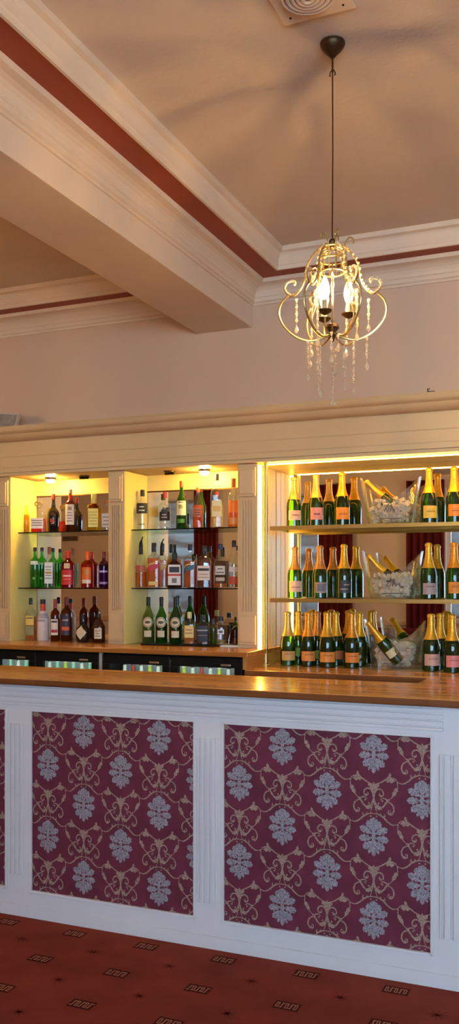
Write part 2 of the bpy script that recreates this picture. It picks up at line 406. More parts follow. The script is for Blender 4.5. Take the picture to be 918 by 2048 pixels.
def petal(c, ang, L, w):
    """blunt three-lobed petal of the medallion: c base, ang from straight up, each a hair above the last"""
    LIFT[0] += 1; z = -.00006 * LIFT[0]; d = Vector((math.sin(ang), math.cos(ang))); e = Vector((d.y, -d.x)); pts = []
    for k in range(33):
        u = k / 32 * 2 - 1; f = 1 - abs(u)
        wid = w / 2 * math.sin(PI * min(1, abs(u) * 1.0) ** .8) if False else 0
    ol = [(0, .06), (.2, .18), (.30, .36), (.38, .40), (.44, .30), (.54, .50), (.64, .54), (.70, .38), (.78, .44), (.86, .40), (.92, .22), (1.0, .08)]
    P = [Vector(c) * mm + d * (a * L * mm) + e * (b * w * mm) for a, b in ol] + [Vector(c) * mm + d * (a * L * mm) - e * (b * w * mm) for a, b in reversed(ol)]
    n = len(ol)
    for i in range(n - 1):
        med.poly([(v.x, z, v.y) for v in (P[i], P[i + 1], P[2 * n - 2 - i], P[2 * n - 1 - i])], 1)
for s in (-1, 1):
    for c, a, L, w in (((3, 24), 30, 48, 31), ((4, 12), 64, 60, 31), ((4, -3), 96, 59, 31), ((3, -16), 130, 54, 31), ((5, -28), 158, 44, 14)):
        petal((s * c[0], c[1]), s * math.radians(a), L, w)
petal((0, 26), 0, 54, 40); petal((0, -30), PI, 50, 20)
LIFT[0] += 1
med.poly([(x * mm, -.00006 * LIFT[0], y * mm) for x, y in ((-7, -36), (7, -36), (8, 0), (6, 36), (-6, 36), (-8, 0))], 1)
for s in (-1, 1):
    S = lambda L: [(s * x * mm, y * mm) for x, y in L]
    stroke(scr, S([(14, -72), (6, -44), (1, -16), (6, 14), (20, 28), (36, 23), (41, 7), (31, -3), (23, 5), (27, 12)]), 5.0 * mm, 2, 0)
    stroke(scr, S([(2, -10), (9, -34), (26, -50), (44, -38), (56, -16), (40, -8), (28, -16)]), 5.6 * mm, 2, 0)
    stroke(scr, S([(44, -30), (60, -22), (78, -32), (84, -54), (74, -72), (61, -68), (62, -57), (70, -58)]), 5.0 * mm, 2, 0)
    stroke(scr, S([(0, -74), (20, -76), (42, -88), (58, -103), (78, -114), (99, -111)]), 5.6 * mm, 2, 0)
    stroke(scr, S([(8, 48), (26, 54), (46, 66), (66, 78), (88, 74), (100, 60)]), 5.0 * mm, 2, 0)
    stroke(scr, S([(97, 62), (99, 40), (90, 16), (74, -4), (62, -14)]), 3.7 * mm, 2, 0)
    stroke(scr, S([(28, -70), (34, -84), (46, -82), (44, -72)]), 4.3 * mm, 2, 0)
    leaf(scr, (s * 98 * mm, 38 * mm), (s * 76 * mm, -2 * mm), 17 * mm, 2, 0, 2, .2)
    leaf(scr, (s * 50 * mm, 70 * mm), (s * 90 * mm, 66 * mm), 22 * mm, 2, 0, 2, .3)
    leaf(scr, (s * 64 * mm, 74 * mm), (s * 70 * mm, 98 * mm), 12 * mm, 2, 0, 2, .2)
    leaf(scr, (0, 22 * mm), (s * 24 * mm, 56 * mm), 17 * mm, 2, 0, 2, .3)
    leaf(scr, (s * 8 * mm, -42 * mm), (s * 34 * mm, -56 * mm), 18 * mm, 2, 0, 2, .2)
    for c in ((20, -32, 4), (70, -66, 4), (36, -20, 4), (30, 2, 4), (62, -14, 4.5), (12, -86, 3.5), (100, 60, 4)): dot(scr, (s * c[0] * mm, c[1] * mm), c[2] * mm, 2, 0)
leaf(scr, (0, 10 * mm), (0, 58 * mm), 22 * mm, 2, 0, 2, .3)
CW, CH, Z0M, X0M = .1995, .343, .914, xat(165, BARY)
def damask(x0, x1, xm):
    mb = MB().box(x0, x1, BARY + .012, BARY + .03, PZ0, PZ1)
    k0, k1 = math.floor((x0 - xm) / CW) - 1, math.ceil((x1 - xm) / CW) + 1
    yy = BARY + .0108
    for k in range(k0, k1 + 1):
        for r in range(-1, 8):
            zc = Z0M - r * CH / 2; src = med if (r + k) % 2 == 0 else scr; xc = xm + k * CW
            n = len(mb.v)
            keep = []
            for f, mi in zip(src.f, src.mi):
                pts = [(src.v[i][0] + xc, src.v[i][2] + zc) for i in f]
                if max(p[0] for p in pts) < x0 or min(p[0] for p in pts) > x1 or max(p[1] for p in pts) < PZ0 or min(p[1] for p in pts) > PZ1: continue
                pts = [(min(max(p[0], x0), x1), min(max(p[1], PZ0), PZ1)) for p in pts]
                mb.poly([(p[0], yy + src.v[f[0]][1], p[1]) for p in pts], mi)
    for i, v in enumerate(mb.v): mb.v[i] = (v[0] - ox, v[1] - oy, v[2])
    me = mb
    o = bpy.data.objects.new('damask_panel', bpy.data.meshes.new('damask_panel'))
    o.data.from_pydata(me.v, [], me.f); o.data.polygons.foreach_set('material_index', me.mi)
    for q in ('damask', 'silver', 'gold'): o.data.materials.append(M[q])
    C.objects.link(o); o.parent = t
    fr = MB(); w = .011
    for (a, b, c, d) in ((x0 - .002, x0 + w, PZ0, PZ1), (x1 - w, x1 + .002, PZ0, PZ1), (x0, x1, PZ0 - .002, PZ0 + w), (x0, x1, PZ1 - w, PZ1 + .002)):
        fr.box(*loc_box(a, b, BARY - .005, BARY + .0105, c, d))
    fr.build('panel_bead', M['white'], o, bevel=.003)
damask(*P0, X0M - 4 * CW); damask(*P1, X0M); damask(*P2, xat(563, BARY))
# skirting line, end and staff side
MB().box(*loc_box(BL, BR, BARY - .008, BARY, 0, .058)).build('kickboard', M['white'], t, bevel=.003)
MB().box(*loc_box(BR - .03, BR, BARY + .09, CHY + .1, 0, BART - .034)).build('end_panel', M['white'], t); MB().box(*loc_box(BL, BL + .03, BARY + .09, BARB - .03, 0, BART - .034)).build('end_panel', M['white'], t)
MB().box(*loc_box(BL + .03, -.84, BARB - .06, BARB - .03, 0, BART - .034)).build('back_panel', M['white'], t)

# bar top: L-shaped, running on to the champagne counter
CL = xat(488, CHY)
XRET = xat(856, CHY)
t = thing('bar_worktop', 'long polished oak bar top that returns to the champagne counter', 'bar top', ((BL + BR) / 2, BARY + .25, BART))
ox2, oy2 = t.location.x, t.location.y
zt = BART
def edge_prof(y): return None
mb = MB()
def slab(mb, pts, z0, z1, mi_top=0, mi_side=1):
    n = len(pts); b = .006
    cx_ = sum(p[0] for p in pts) / n
    mb.poly([(x - ox2, y - oy2, z1 - zt) for x, y in pts], mi_top); mb.poly([(x - ox2, y - oy2, z0 - zt) for x, y in reversed(pts)], mi_side)
    for i in range(n):
        p, q = pts[i], pts[(i + 1) % n]
        mb.quad((p[0] - ox2, p[1] - oy2, z0 - zt), (q[0] - ox2, q[1] - oy2, z0 - zt), (q[0] - ox2, q[1] - oy2, z1 - zt), (p[0] - ox2, p[1] - oy2, z1 - zt), mi_side)
FRONT = BARY - .045
slab(mb, [(BL - .02, FRONT), (BR + .03, FRONT), (BR + .03, MIRY - .004), (CL + .0, MIRY - .004), (CL, CHY), (XRET, CHY), (XRET, BARB), (BL - .02, BARB)], zt - .032, zt)
mb.build('oak_slab', [M['oak'], M['nose']], t, bevel=.007)
# ------------------------------------------------------------------ spirits counter and coolers
SL = -5.0; SR = xat(495, SPY) + 0.0
SE = xat(523, PILY - .02)
t = thing('back_counter', 'raised oak back counter under the two spirit niches', 'counter', ((SL + SR) / 2, SPY, SPZ))
o3 = t.location
SRX = xat(495, SPY)
MB().box(SL - o3.x, SRX - o3.x, 0, MIRY - .004 - o3.y, -.027, 0).build('worktop', [wood('oak_back', (160, 96, 40), (206, 144, 70), .25)], t, bevel=.004)
MB().box(SRX - .03 - o3.x, SRX - .006 - o3.x, .008, PILY + .28 - o3.y, -SPZ + BART, -.027).build('side_panel', M['oakv'], t)
MB().box(SRX - .03 - o3.x, SRX - .006 - o3.x, .008, PILY + .28 - o3.y, -SPZ, -SPZ + BART - .033).build('lower_side_panel', M['oakv'], t)
FT = SPZ - .032
div = xat(200.5, SPY + .03)
def cooler(x0, x1, label, first):
    t = thing('bottle_cooler', label, 'bottle cooler', ((x0 + x1) / 2, SPY + .30, 0), 0, 'back bar coolers')
    hw, hd = (x1 - x0) / 2, .26
    y0 = -.27
    c = MB()
    c.box(-hw, -hw + .02, y0 + .03, hd, .1, FT); c.box(hw - .02, hw, y0 + .03, hd, .1, FT); c.box(-hw + .02, hw - .02, y0 + .03, hd, FT - .03, FT)
    c.box(-hw + .02, hw - .02, hd - .02, hd, .1, FT - .03); c.box(-hw + .02, hw - .02, y0 + .03, hd - .02, .1, .3)
    c.build('body', M['black'], t)
    MB().box(-hw, hw, y0 + .06, hd, 0, .1).build('plinth', M['black'], t)
    MB().box(-hw + .04, hw - .04, y0 + .055, y0 + .075, FT - .045, FT - .034).build('interior_lamp', M['fridgeglow'], t)
    MB().box(-hw + .02, hw - .02, y0 + .06, hd - .02, .955, .965).build('rack', M['steel'], t)
    MB().box(-hw + .021, hw - .021, hd - .30, hd - .295, .31, FT - .031).build('liner', M['white'], t)
    for s, (a, b) in enumerate(((-hw + .004, -.004), (.004, hw - .004))):
        d = MB(); zt_ = FT - .006
        d.box(a, b, y0, y0 + .028, FT - .058, zt_); d.box(a, b, y0, y0 + .028, .12, .19)
        d.box(a, a + .045, y0, y0 + .028, .19, FT - .058); d.box(b - .045, b, y0, y0 + .028, .19, FT - .058)
        do = d.build('door', M['black'], t, bevel=.003)
        MB().box(a + .043, b - .043, y0 + .010, y0 + .016, .185, FT - .056).build('glass', M['pane'], do)
        hx = b - .09 if s else b - .09
        MB().box(hx - .03, hx + .03, y0 - .012, y0 - .001, FT - .048, FT - .036).build('handle', M['steel'], do, bevel=.003)
        for q in (-.05, .05): pass
    return t
FR = SRX - .04
cooler(div - .008 - (FR - div - .012), div - .010, 'black glass-door bottle cooler left of the pale upright strip', True)
cooler(div + .012, FR, 'black glass-door bottle cooler right of the pale upright strip', False)
tag(MB().box(div - .008, div + .010, SPY + .03, SPY + .05, 0, FT).build('divider_strip', pbr('grey_strip', (168, 160, 150), .4)), 'narrow pale grey upright strip between the two coolers', 'panel')
# mixers glimpsed through the cooler doors
cols = [((150, 210, 180), 'green'), ((226, 226, 214), 'white'), ((196, 202, 70), 'yellow'), ((176, 60, 40), 'red')]
def mixer(x, y, k, lab):
    t = thing('mixer_bottle', lab, 'bottle', (x, y, .965), 0, 'mixers in the coolers')
    R = .024
    MB().lathe([(R * .9, 0), (R, .01), (R, .10), (R * .8, .13), (R * .45, .155), (R * .42, .18)], seg=10).build('body', pbr('mixer_glass_%d' % k, cols[k][0], .2), t, smooth=True)
    MB().lathe([(R * .55, .18), (R * .55, .195), (R * .3, .197)], seg=10).build('cap', M['steel' if k % 2 else 'paper'], t)
x0f = xat(0, SPY + .1)
for i in range(12):
    mixer(x0f + .04 + i * (div - .07 - x0f) / 12, SPY + .155, (0, 1, 0, 2)[i % 4], 'mixer bottle glimpsed inside the cooler left of the pale strip')
for i in range(14):
    mixer(div + .09 + i * (FR - div - .17) / 13, SPY + .155, (1, 3, 1, 2)[i % 4], 'mixer bottle glimpsed inside the cooler right of the pale strip')

# ------------------------------------------------------------------ the back bar unit
t = thing('back_bar_unit', 'cream painted back bar with fluted pilasters, mirrors and lit niches', 'back bar', (-2.4, PILY, SPZ))
o4 = Vector(t.location)
def ub(mb, x0, x1, y0, y1, z0, z1, mi=0): mb.box(x0 - o4.x, x1 - o4.x, y0 - o4.y, y1 - o4.y, z0 - o4.z, z1 - o4.z, mi)
UL, UR = -5.0, .1
pil = [(xat(20, PILY) - .125, xat(20, PILY)), (xat(217, PILY), xat(248.5, PILY)), (xat(476, PILY), xat(515, PILY))]
pw = .122
pil = [(pil[0][0], pil[0][1]), pil[1], pil[2]]
NW = pil[1][0] - pil[0][1]
pil = [(UL, UL + .12)] + pil + [(UR - .13, UR)]
for i, (a, b) in enumerate(pil):
    zb = SPZ if i < 4 else BART
    p = MB(); ub(p, a, b, PILY, MIRY, zb, SOF)
    po = p.build('pilaster', [M['cream']], t, bevel=.002)
    w = b - a
    for nm, z0, z1 in (('capital_block', SOF - .185, SOF - .022), ('base_block', zb + .02, zb + .185)):
        q = MB(); ub(q, a + .008, b - .008, PILY - .016, PILY - .0005, z0, z1); ub(q, a + .016, b - .016, PILY - .026, PILY - .016, z0 + .014, z1 - .014)
        q.build(nm, M['cream'], po, bevel=.003)
    fl = MB(); n = 5
    for k in range(n):
        x0 = a + .018 + k * (w - .036) / n
        ub(fl, x0 + .0034, x0 + (w - .036) / n - .0034, PILY - .009, PILY - .0005, zb + .205, SOF - .205)
    fl.build('fluting', M['cream'], po, bevel=.0015)
    if i < 4:
        for (xw, y1) in ((a, 0), (b, 0)):
            pass
# niche linings (yellow lamplight mixed into the paint) and mirrors
for i in range(4):
    a, b = pil[i][1], pil[i + 1][0]
    zb = SPZ if i < 3 else BART
    top = 2.185 if i < 3 else SOF - .004
    q = MB(); ub(q, a + .001, b - .001, MIRY - .002, MIRY + .006, zb + .002, top); q.build('mirror', M['mirror'], t)
    if i < 3:
        q = MB(); ub(q, a, b, MIRY - .006, MIRY + .006, top, SOF)
        ub(q, a, a + .003, PILY + .004, MIRY - .006, zb + .001, SOF - .002); ub(q, b - .003, b, PILY + .004, MIRY - .006, zb + .001, SOF - .002)
        q.build('niche_lining', M['niche'], t)
        q = MB(); ub(q, a, b, MIRY - .008, MIRY - .0065, top - .004, top + .004); q.build('mirror_trim', M['bronze'], t)
        for zz in (1.587, 1.94):
            q = MB(); ub(q, a + .004, b - .004, 4.822, MIRY - .009, zz - .007, zz); q.build('glass_shelf', clear('shelf_glass', (214, 240, 226), 1.5), t)
            q = MB(); ub(q, a + .004, b - .004, 4.8195, 4.822, zz - .007, zz); q.build('shelf_edge', clear('shelf_edge_glass', (70, 110, 90), 1.5), t)
# side lining of the champagne bay with vertical boards, and brass pole
a, b = pil[3][1], pil[4][0]
q = MB()
for k in range(3):
    ub(q, a, a + .006, PILY + .055 + k * .077, PILY + .055 + k * .077 + .073, BART + .002, SOF - .002)
q.build('side_boards', M['niche'], t, bevel=.002)
q = MB(); ub(q, a + .0005, a + .018, PILY + .012, PILY + .022, BART + .01, SOF - .01); q.build('led_strip', glow('led_glow_soft', (255, 188, 72), 44), t)
q = MB(); ub(q, a + .05, b, PILY + .022, PILY + .032, SOF - .010, SOF - .005); q.build('led_strip', M['led'], t)
q = MB(); ub(q, a, b, PILY + .04, MIRY - .004, SOF - .006, SOF - .0005); q.build('soffit_board', M['niche'], t)
XP = xat(532, PILY)
q = MB(); q.tube([(XP - o4.x, .0, BART - o4.z + .001), (XP - o4.x, .0, SOF - .001 - o4.z)], .0105, 14)
q.lathe([(.022, 0), (.022, .006), (.012, .010)], (XP - o4.x, 0, BART - o4.z + .001), 14)
q.build('brass_pole', M['brass'], t, smooth=True)
XS = xat(539, PILY)
for zz in (1.9325, 1.532):
    q = MB(); ub(q, XS, b - .004, PILY + .006, PILY + .020, zz - .022, zz); ub(q, XS, XS + .014, PILY + .020, MIRY - .006, zz - .022, zz); ub(q, XS + .014, b - .004, MIRY - .020, MIRY - .006, zz - .022, zz)
    s_ = q.build('brass_shelf', M['brass'], t, bevel=.0015)
    q = MB(); ub(q, XS + .014, b - .006, PILY + .020, MIRY - .020, zz - .009, zz - .001); q.build('glass', clear('shelf_glass', (214, 240, 226), 1.5), s_)
# fascia, crown, top
q = MB()
ub(q, UL, UR, PILY - .02, MIRY + .045, SOF, 2.52)
for z0, z1, d in ((SOF + .0, SOF + .018, .036), (SOF + .022, SOF + .050, .030), (SOF + .056, SOF + .118, .024), (SOF + .122, SOF + .222, .024)):
    ub(q, UL, UR, PILY - d, PILY - .02, z0, z1)
q.build('fascia', M['cream'], t, bevel=.003)
cp = [(.0, 2.500), (.03, 2.502), (.05, 2.508), (.066, 2.522), (.075, 2.536), (.094, 2.540), (.108, 2.552), (.112, 2.566), (.104, 2.580), (.0, 2.582)]
q = MB(); q.rings([[(x - o4.x, PILY - .03 - d - o4.y, z - o4.z) for d, z in cp] + [(x - o4.x, .04, 2.582 - o4.z), (x - o4.x, .04, 2.5205 - o4.z), (x - o4.x, -.021, 2.5205 - o4.z)] for x in (UL, UR)])
q.build('crown_moulding', M['cream'], t, smooth=True)
q = MB(); ub(q, UL, UR, MIRY + .006, MIRY + .045, BART, SOF); q.build('back_board', M['cream'], t)
# niche downlights, lit and unlit
def downlight(x, y, lit, label):
    t = thing('downlight', label, 'downlight', (x, y, SOF), 0, 'niche downlights')
    if lit:
        MB().lathe([(.036, 0), (.036, -.006), (.031, -.014)], seg=20).build('rim', M['steel'], t, smooth=True)
        MB().lathe([(.026, -.0142), (.028, -.020), (.022, -.030), (.010, -.034)], seg=20).build('lamp', M['down'], t, smooth=True)
    else:
        MB().lathe([(.036, 0), (.036, -.006), (.026, -.010), (.02, -.004)], seg=20).build('rim', M['bronze'], t, smooth=True)
        MB().box(-.03, .03, -.006, .006, -.020, -.0101).build('lamp_bracket', M['black'], t)
downlight(xat(101, 4.88), 4.88, True, 'lit downlight in the soffit of the left niche'); downlight(xat(168, 4.88), 4.88, False, 'unlit dark downlight in the soffit of the left niche')
downlight(xat(339, 4.88), 4.88, False, 'unlit dark downlight in the soffit of the middle niche'); downlight(xat(409, 4.88), 4.88, True, 'lit downlight in the soffit of the middle niche')

# grey framed picture leaning on top of the unit, small dark bracket
t = thing('picture_frame', 'grey framed picture lying tilted on top of the back bar', 'picture', (xat(27, 4.85), 4.85, 2.584), 0)
t.rotation_euler = (math.radians(-14), math.radians(7), 0)
MB().box(-.36, 0, 0, .012, .0, .115).build('picture', pbr('grey_print', (150, 142, 132), .5, var=.3, scale=18), t)
f = MB(); f.box(-.36, .0, -.006, .016, .115, .127); f.box(0, .012, -.006, .016, 0, .127); f.box(-.372, -.36, -.006, .016, 0, .127); f.build('frame', pbr('grey_frame', (196, 182, 168), .4), t, bevel=.002)
t.location.z = 2.590
b_ = MB().box(-.02, .02, -.01, .01, 0, .006); b_.tube([(-.012, 0, .006), (-.02, 0, .018), (-.006, 0, .02)], .003, 6)
tag(b_.build('cable_clip', M['black'], loc=(xat(862, 4.64), 4.64, 2.5825)), 'small dark cable clip on the crown of the back bar', 'clip')

# ------------------------------------------------------------------ bottles
PROFS = dict(
    champ=[(0, .9), (.012, 1), (.40, 1), (.47, .97), (.54, .84), (.61, .64), (.68, .50), (.78, .41), (.90, .37), (.93, .37), (.935, .43), (.975, .43), (.99, .38), (1.0, .2)],
    shoulder=[(0, .93), (.012, 1), (.60, 1), (.66, .95), (.70, .80), (.735, .52), (.765, .36), (.82, .32), (.92, .32)],
    slope=[(0, .95), (.01, 1), (.50, 1), (.58, .90), (.66, .66), (.73, .44), (.80, .34), (.92, .31)],
    cone=[(0, .95), (.01, 1), (.52, 1), (.58, .93), (.68, .66), (.78, .44), (.86, .33), (.92, .31)],
    decanter=[(0, .96), (.02, 1), (.50, 1), (.58, .93), (.66, .68), (.72, .36), (.76, .28), (.80, .28), (.81, .36), (.83, .36)],
    belly=[(0, .78), (.03, .86), (.25, .96), (.45, 1), (.52, .93), (.60, .62), (.66, .36), (.74, .26), (.92, .24)],
    round=[(0, .74), (.04, .86), (.20, 1), (.40, 1), (.50, .88), (.60, .52), (.68, .30), (.80, .26), (.92, .25)],
    squat=[(0, .95), (.02, 1), (.62, 1), (.68, .92), (.72, .60), (.76, .40), (.84, .36), (.92, .36)],
)
def prof_at(P, z):
    for (z0, w0), (z1, w1) in zip(P, P[1:]):
        if z0 <= z <= z1: return w0 + (w1 - w0) * (z - z0) / max(1e-9, z1 - z0)
    return P[-1][1]
def sring(w, d, n, z, seg=28, a0=None, a1=None):
    o = []
    for j in range(seg if a0 is None else seg + 1):
        a = 2 * PI * j / seg if a0 is None else a0 + (a1 - a0) * j / seg
        ca, sa = math.cos(a), math.sin(a)
        o.append((w * math.copysign(abs(ca) ** (2 / n), ca), d * math.copysign(abs(sa) ** (2 / n), sa), z))
    return o
def patch(mb, P, H, W, Dp, n, f0, f1, c, hw, mi, off):
    """paper wrapped on the front of a bottle: f0..f1 of the height, centre c and half width hw as angles off the front"""
    rows = 2 if abs(prof_at(P, f0) - prof_at(P, f1)) < .01 else 7; R = []
    for i in range(rows):
        f = f0 + (f1 - f0) * i / (rows - 1); k = prof_at(P, f)
        R.append(sring(W * k + off, Dp * k + off, n, f * H, 12, -PI / 2 + c - hw, -PI / 2 + c + hw))
    mb.rings(R, mi, False, False, False)
INK = pbr('label_ink', (40, 34, 32), .6)
def bottle(name, label, group, x, y, z, H, W, kind, glass, liquid=None, fill=.55, depth=1.0, n=2.0, lab=None, marks=(), labs=(), foil=None, cap=None, rz=.35, neckband=None, extra=None, pour=False, cat='bottle', topcap=None):
    """lab=(f0,f1,halfangle,rgb) ; marks=(f0,f1,centre,halfangle,rgb) ; foil=(f0,rgb) ; cap=(f0,f1,kwide,rgb)"""
    t = thing(name, label, cat, (x, y, z), rz, group)
    P = PROFS[kind]; Dp = W * depth
    body = MB().rings([sring(W * k, Dp * k, n, f * H) for f, k in P])
    body.build('body', glass, t, smooth=True)
    if liquid:
        lv = [f for f, k in P if .012 < f < fill]; fs = [.02] + lv + [fill]
        MB().rings([sring(W * prof_at(P, f) * .90, Dp * prof_at(P, f) * .90, n, f * H) for f in fs]).build('drink', liquid, t, smooth=True)
    for L in ([lab] if lab else []) + list(labs):
        f0, f1, hw, rgb = L[:4]; c = L[4] if len(L) > 4 else 0
        q = MB(); patch(q, P, H, W, Dp, n, f0, f1, c, hw, 0, .0007); mats = [pbr('label_%d_%d_%d' % rgb, rgb, .5, var=.03)]
        if L is lab:
            for (a, b, mc, mh, mrgb) in marks:
                mats.append(pbr('label_%d_%d_%d' % mrgb, mrgb, .5, var=.03)); patch(q, P, H, W, Dp, n, a, b, mc, mh, len(mats) - 1, .0013)
        q.build('label', mats, t, smooth=True)
    if foil:
        f0, rgb = foil; fs = [f0] + [f for f, k in P if f > f0]
        MB().rings([sring(W * prof_at(P, f) + .0010, Dp * prof_at(P, f) + .0010, n, f * H + (0.0012 if f == 1.0 else 0)) for f in fs], 0, False, True).build('foil', pbr('foil_%d_%d_%d' % rgb, rgb, .34, .55, var=.14, scale=90, bump=.25, bscale=160), t, smooth=True)
    if neckband:
        f0, f1, rgb = neckband
        MB().rings([sring(W * prof_at(P, f) + .0008, Dp * prof_at(P, f) + .0008, n, f * H) for f in (f0, (f0 + f1) / 2, f1)], 0, False, False).build('neck_label', pbr('label_%d_%d_%d' % rgb, rgb, .5, var=.03), t, smooth=True)
    if cap:
        f0, f1, kw, rgb = cap; r = W * kw
        MB().lathe([(r, f0 * H), (r * 1.02, f0 * H + .002), (r * 1.02, f1 * H - .004), (r * .9, f1 * H)], seg=18).build('cap', pbr('cap_%d_%d_%d' % rgb, rgb, .4, var=.05), t, smooth=True)
    if topcap:
        f0, f1, kw, rgb = topcap; r = W * kw
        MB().lathe([(r, f0 * H), (r, f1 * H - .003), (r * .9, f1 * H)], seg=18).build('top_cap', pbr('cap_%d_%d_%d' % rgb, rgb, .4, var=.05), t, smooth=True)
    if pour:
        MB().tube([(0, 0, .90 * H), (0, 0, .97 * H), (.004, 0, 1.03 * H), (.012, -.006, 1.10 * H)], [W * .30, W * .26, .004, .003], 10).build('pourer', M['black'], t, smooth=True)
    return t
CG = M['glass']
GREEN = clear('champagne_green_glass', (100, 142, 56), 1.55, body=.10)
DGREEN = pbr('dark_bottle_glass', (12, 22, 14), .06, var=.1, coat=.3)
GINGREEN = clear('green_gin_glass', (110, 206, 96), 1.5, body=.15)
BLACKG = pbr('black_bottle_glass', (22, 19, 20), .08, coat=.3)
AMB = clear('amber_spirit', (240, 148, 48), body=.5); WHIS = clear('whisky', (224, 116, 34), body=.5); DKAM = clear('dark_rum', (150, 62, 26), body=.45); PALE = clear('pale_spirit', (248, 236, 180), body=.12)
REDL = clear('red_liqueur', (226, 56, 40), body=.35); ORNL = clear('orange_liqueur', (244, 130, 36), body=.35); PURP = clear('purple_gin', (160, 64, 176), body=.35); CLR = clear('clear_spirit', (244, 246, 244)); YEL = clear('yellow_liqueur', (246, 226, 110), body=.35)
GREENG = clear('green_glass', (84, 160, 66), 1.55, body=.12); OLIVE = clear('olive_glass', (170, 190, 110), 1.5, body=.12)
BRNG = clear('brown_glass', (170, 92, 52), 1.5, body=.1)
REDSOL = pbr('red_bottle_glass', (190, 34, 26), .1, trans=.3); PINKW = pbr('white_ceramic', (226, 206, 196), .3)
S1, S2 = 1.94, 1.587
def put(name, label, group, px, wpx, top, zs, Y, kind, glass, **k):
    D = dep(px, Y); H = zat(px, top, Y) - zs
    return bottle(name, label, group, xat(px, Y), Y, zs + .0006, H, wpx * D / F / 2, kind, glass, **k)
INKC = (40, 34, 32)
def lines(f0, f1, hw, rgb=INKC, n=3):
    return [(f0 + (f1 - f0) * (i + .25) / n, f0 + (f1 - f0) * (i + .55) / n, 0, hw * (.9 - .25 * (i % 2)), rgb) for i in range(n)]
G1, G2, G3 = 'spirits in the left niche', 'spirits in the middle niche', 'champagne bottles on display'
YS = 4.89
# left niche, upper glass shelf
put('liqueur_bottle', 'slim pale yellow bottle at the wall end of the upper left shelf', G1, 53, 13, 1006, S1, 4.90, 'slope', clear('pale_yellow_glass', (250, 236, 170)), liquid=YEL, fill=.6)
d = put('decanter', 'short square decanter of red drink with looped stopper and white label', G1, 77, 29, 1004, S1, YS, 'decanter', CG, liquid=REDL, fill=.44, depth=.8, n=7, lab=(.12, .46, .55, (238, 230, 218)), marks=lines(.2, .42, .4), cap=(.81, .86, .24, (150, 140, 110)))
D_ = dep(77, YS); Hh = zat(77, 1004, YS) - S1; r_ = .017
st = MB()
for sx in (-1, 1): st.tube([(sx * .010 + r_ * .75 * math.cos(k * PI / 8), 0, Hh * .86 + r_ * .8 + r_ * .75 * math.sin(k * PI / 8)) for k in range(17)], .0046, 6)
st.build('stopper', M['brass'], d, smooth=True)
put('liqueur_bottle', 'black curvy bottle with red and orange emblem on upper left shelf', G1, 107, 24, 988, S1, YS, 'belly', BLACKG, lab=(.25, .34, .35, (190, 70, 40)), labs=[(.44, .5, .3, (90, 30, 24)), (.2, .23, .2, (214, 120, 70))], foil=None, cap=(.84, 1.0, .30, (150, 60, 66)), neckband=(.68, .8, (40, 30, 30)))
put('aperitif_bottle', 'dark bottle with tall white label, red neck and cork stopper', G1, 141, 21, 979, S1, YS, 'shoulder', BRNG, liquid=DKAM, fill=.62, lab=(.16, .64, .95, (236, 226, 206)), marks=[(.5, .58, .1, .35, (170, 150, 90))] + lines(.22, .48, .6, (150, 120, 100), 4), neckband=(.74, .86, (180, 40, 36)), cap=(.90, 1.0, .34, (190, 150, 110)))
put('liqueur_bottle', 'broad pale yellow square-shouldered bottle on the upper left shelf', G1, 188, 26, 988, S1, YS, 'shoulder', clear('yellow_frost', (240, 226, 120)), liquid=YEL, fill=.6, n=5, depth=.8, lab=(.1, .6, .5, (236, 222, 120)), marks=lines(.15, .55, .4, (190, 170, 80), 5), cap=(.74, 1.0, .42, (222, 200, 110)))
put('vodka_bottle', 'clear bottle with pale label half hidden by fluted pilaster, upper left shelf', G1, 214, 25, 1000, S1, YS, 'shoulder', CG, liquid=CLR, lab=(.1, .55, .8, (224, 220, 210)), marks=lines(.15, .5, .6, (150, 140, 130), 3), cap=(.88, 1.0, .36, (196, 120, 80)))
# left niche, lower glass shelf
for px, Y, l in ((70, 4.885, 'green gin bottle with white band at the left end of shelf'), (84, 4.965, 'green gin bottle standing half behind the white-banded green one')):
    put('gin_bottle', l, G1, px, 19, 1095, S2, Y, 'shoulder', GINGREEN, liquid=clear('green_gin', (70, 180, 60), body=.4), fill=.6, lab=(.57, .66, .95, (226, 232, 214)) if px == 70 else (.57, .62, .5, (150, 200, 130)), labs=[(.2, .26, .3, (80, 170, 70))], cap=(.90, 1.0, .36, (30, 36, 30)))
put('gin_bottle', 'clear square gin bottle with tall white label and brown cap', G1, 99, 20, 1094, S2, YS, 'shoulder', CG, liquid=CLR, fill=.6, n=5, depth=.85, lab=(.10, .62, .62, (228, 234, 224)), marks=lines(.2, .55, .4, (130, 130, 110), 5) + [(.34, .39, 0, .2, (190, 140, 60))], cap=(.82, 1.0, .38, (140, 88, 56)))
put('gin_bottle', 'red bottle with scarlet label and red cap in left niche', G1, 136.5, 26, 1102, S2, YS, 'shoulder', clear('pinkish_glass', (220, 90, 70)), liquid=REDL, fill=.62, n=3, lab=(.08, .48, .85, (206, 40, 34)), marks=[(.3, .34, 0, .5, (240, 190, 180)), (.22, .24, 0, .4, (236, 130, 110))], labs=[(.52, .66, .3, (226, 190, 150))], cap=(.80, 1.0, .42, (214, 58, 34)))
put('gin_bottle', 'orange bottle with white lettered label and orange cap', G1, 175, 26, 1103, S2, YS, 'shoulder', clear('orange_glass', (236, 140, 50)), liquid=ORNL, fill=.64, lab=(.12, .56, .75, (226, 110, 40)), marks=[(.12, .22, 0, .7, (244, 226, 206)), (.36, .5, 0, .4, (206, 140, 70))], cap=(.76, 1.0, .40, (230, 96, 28)))
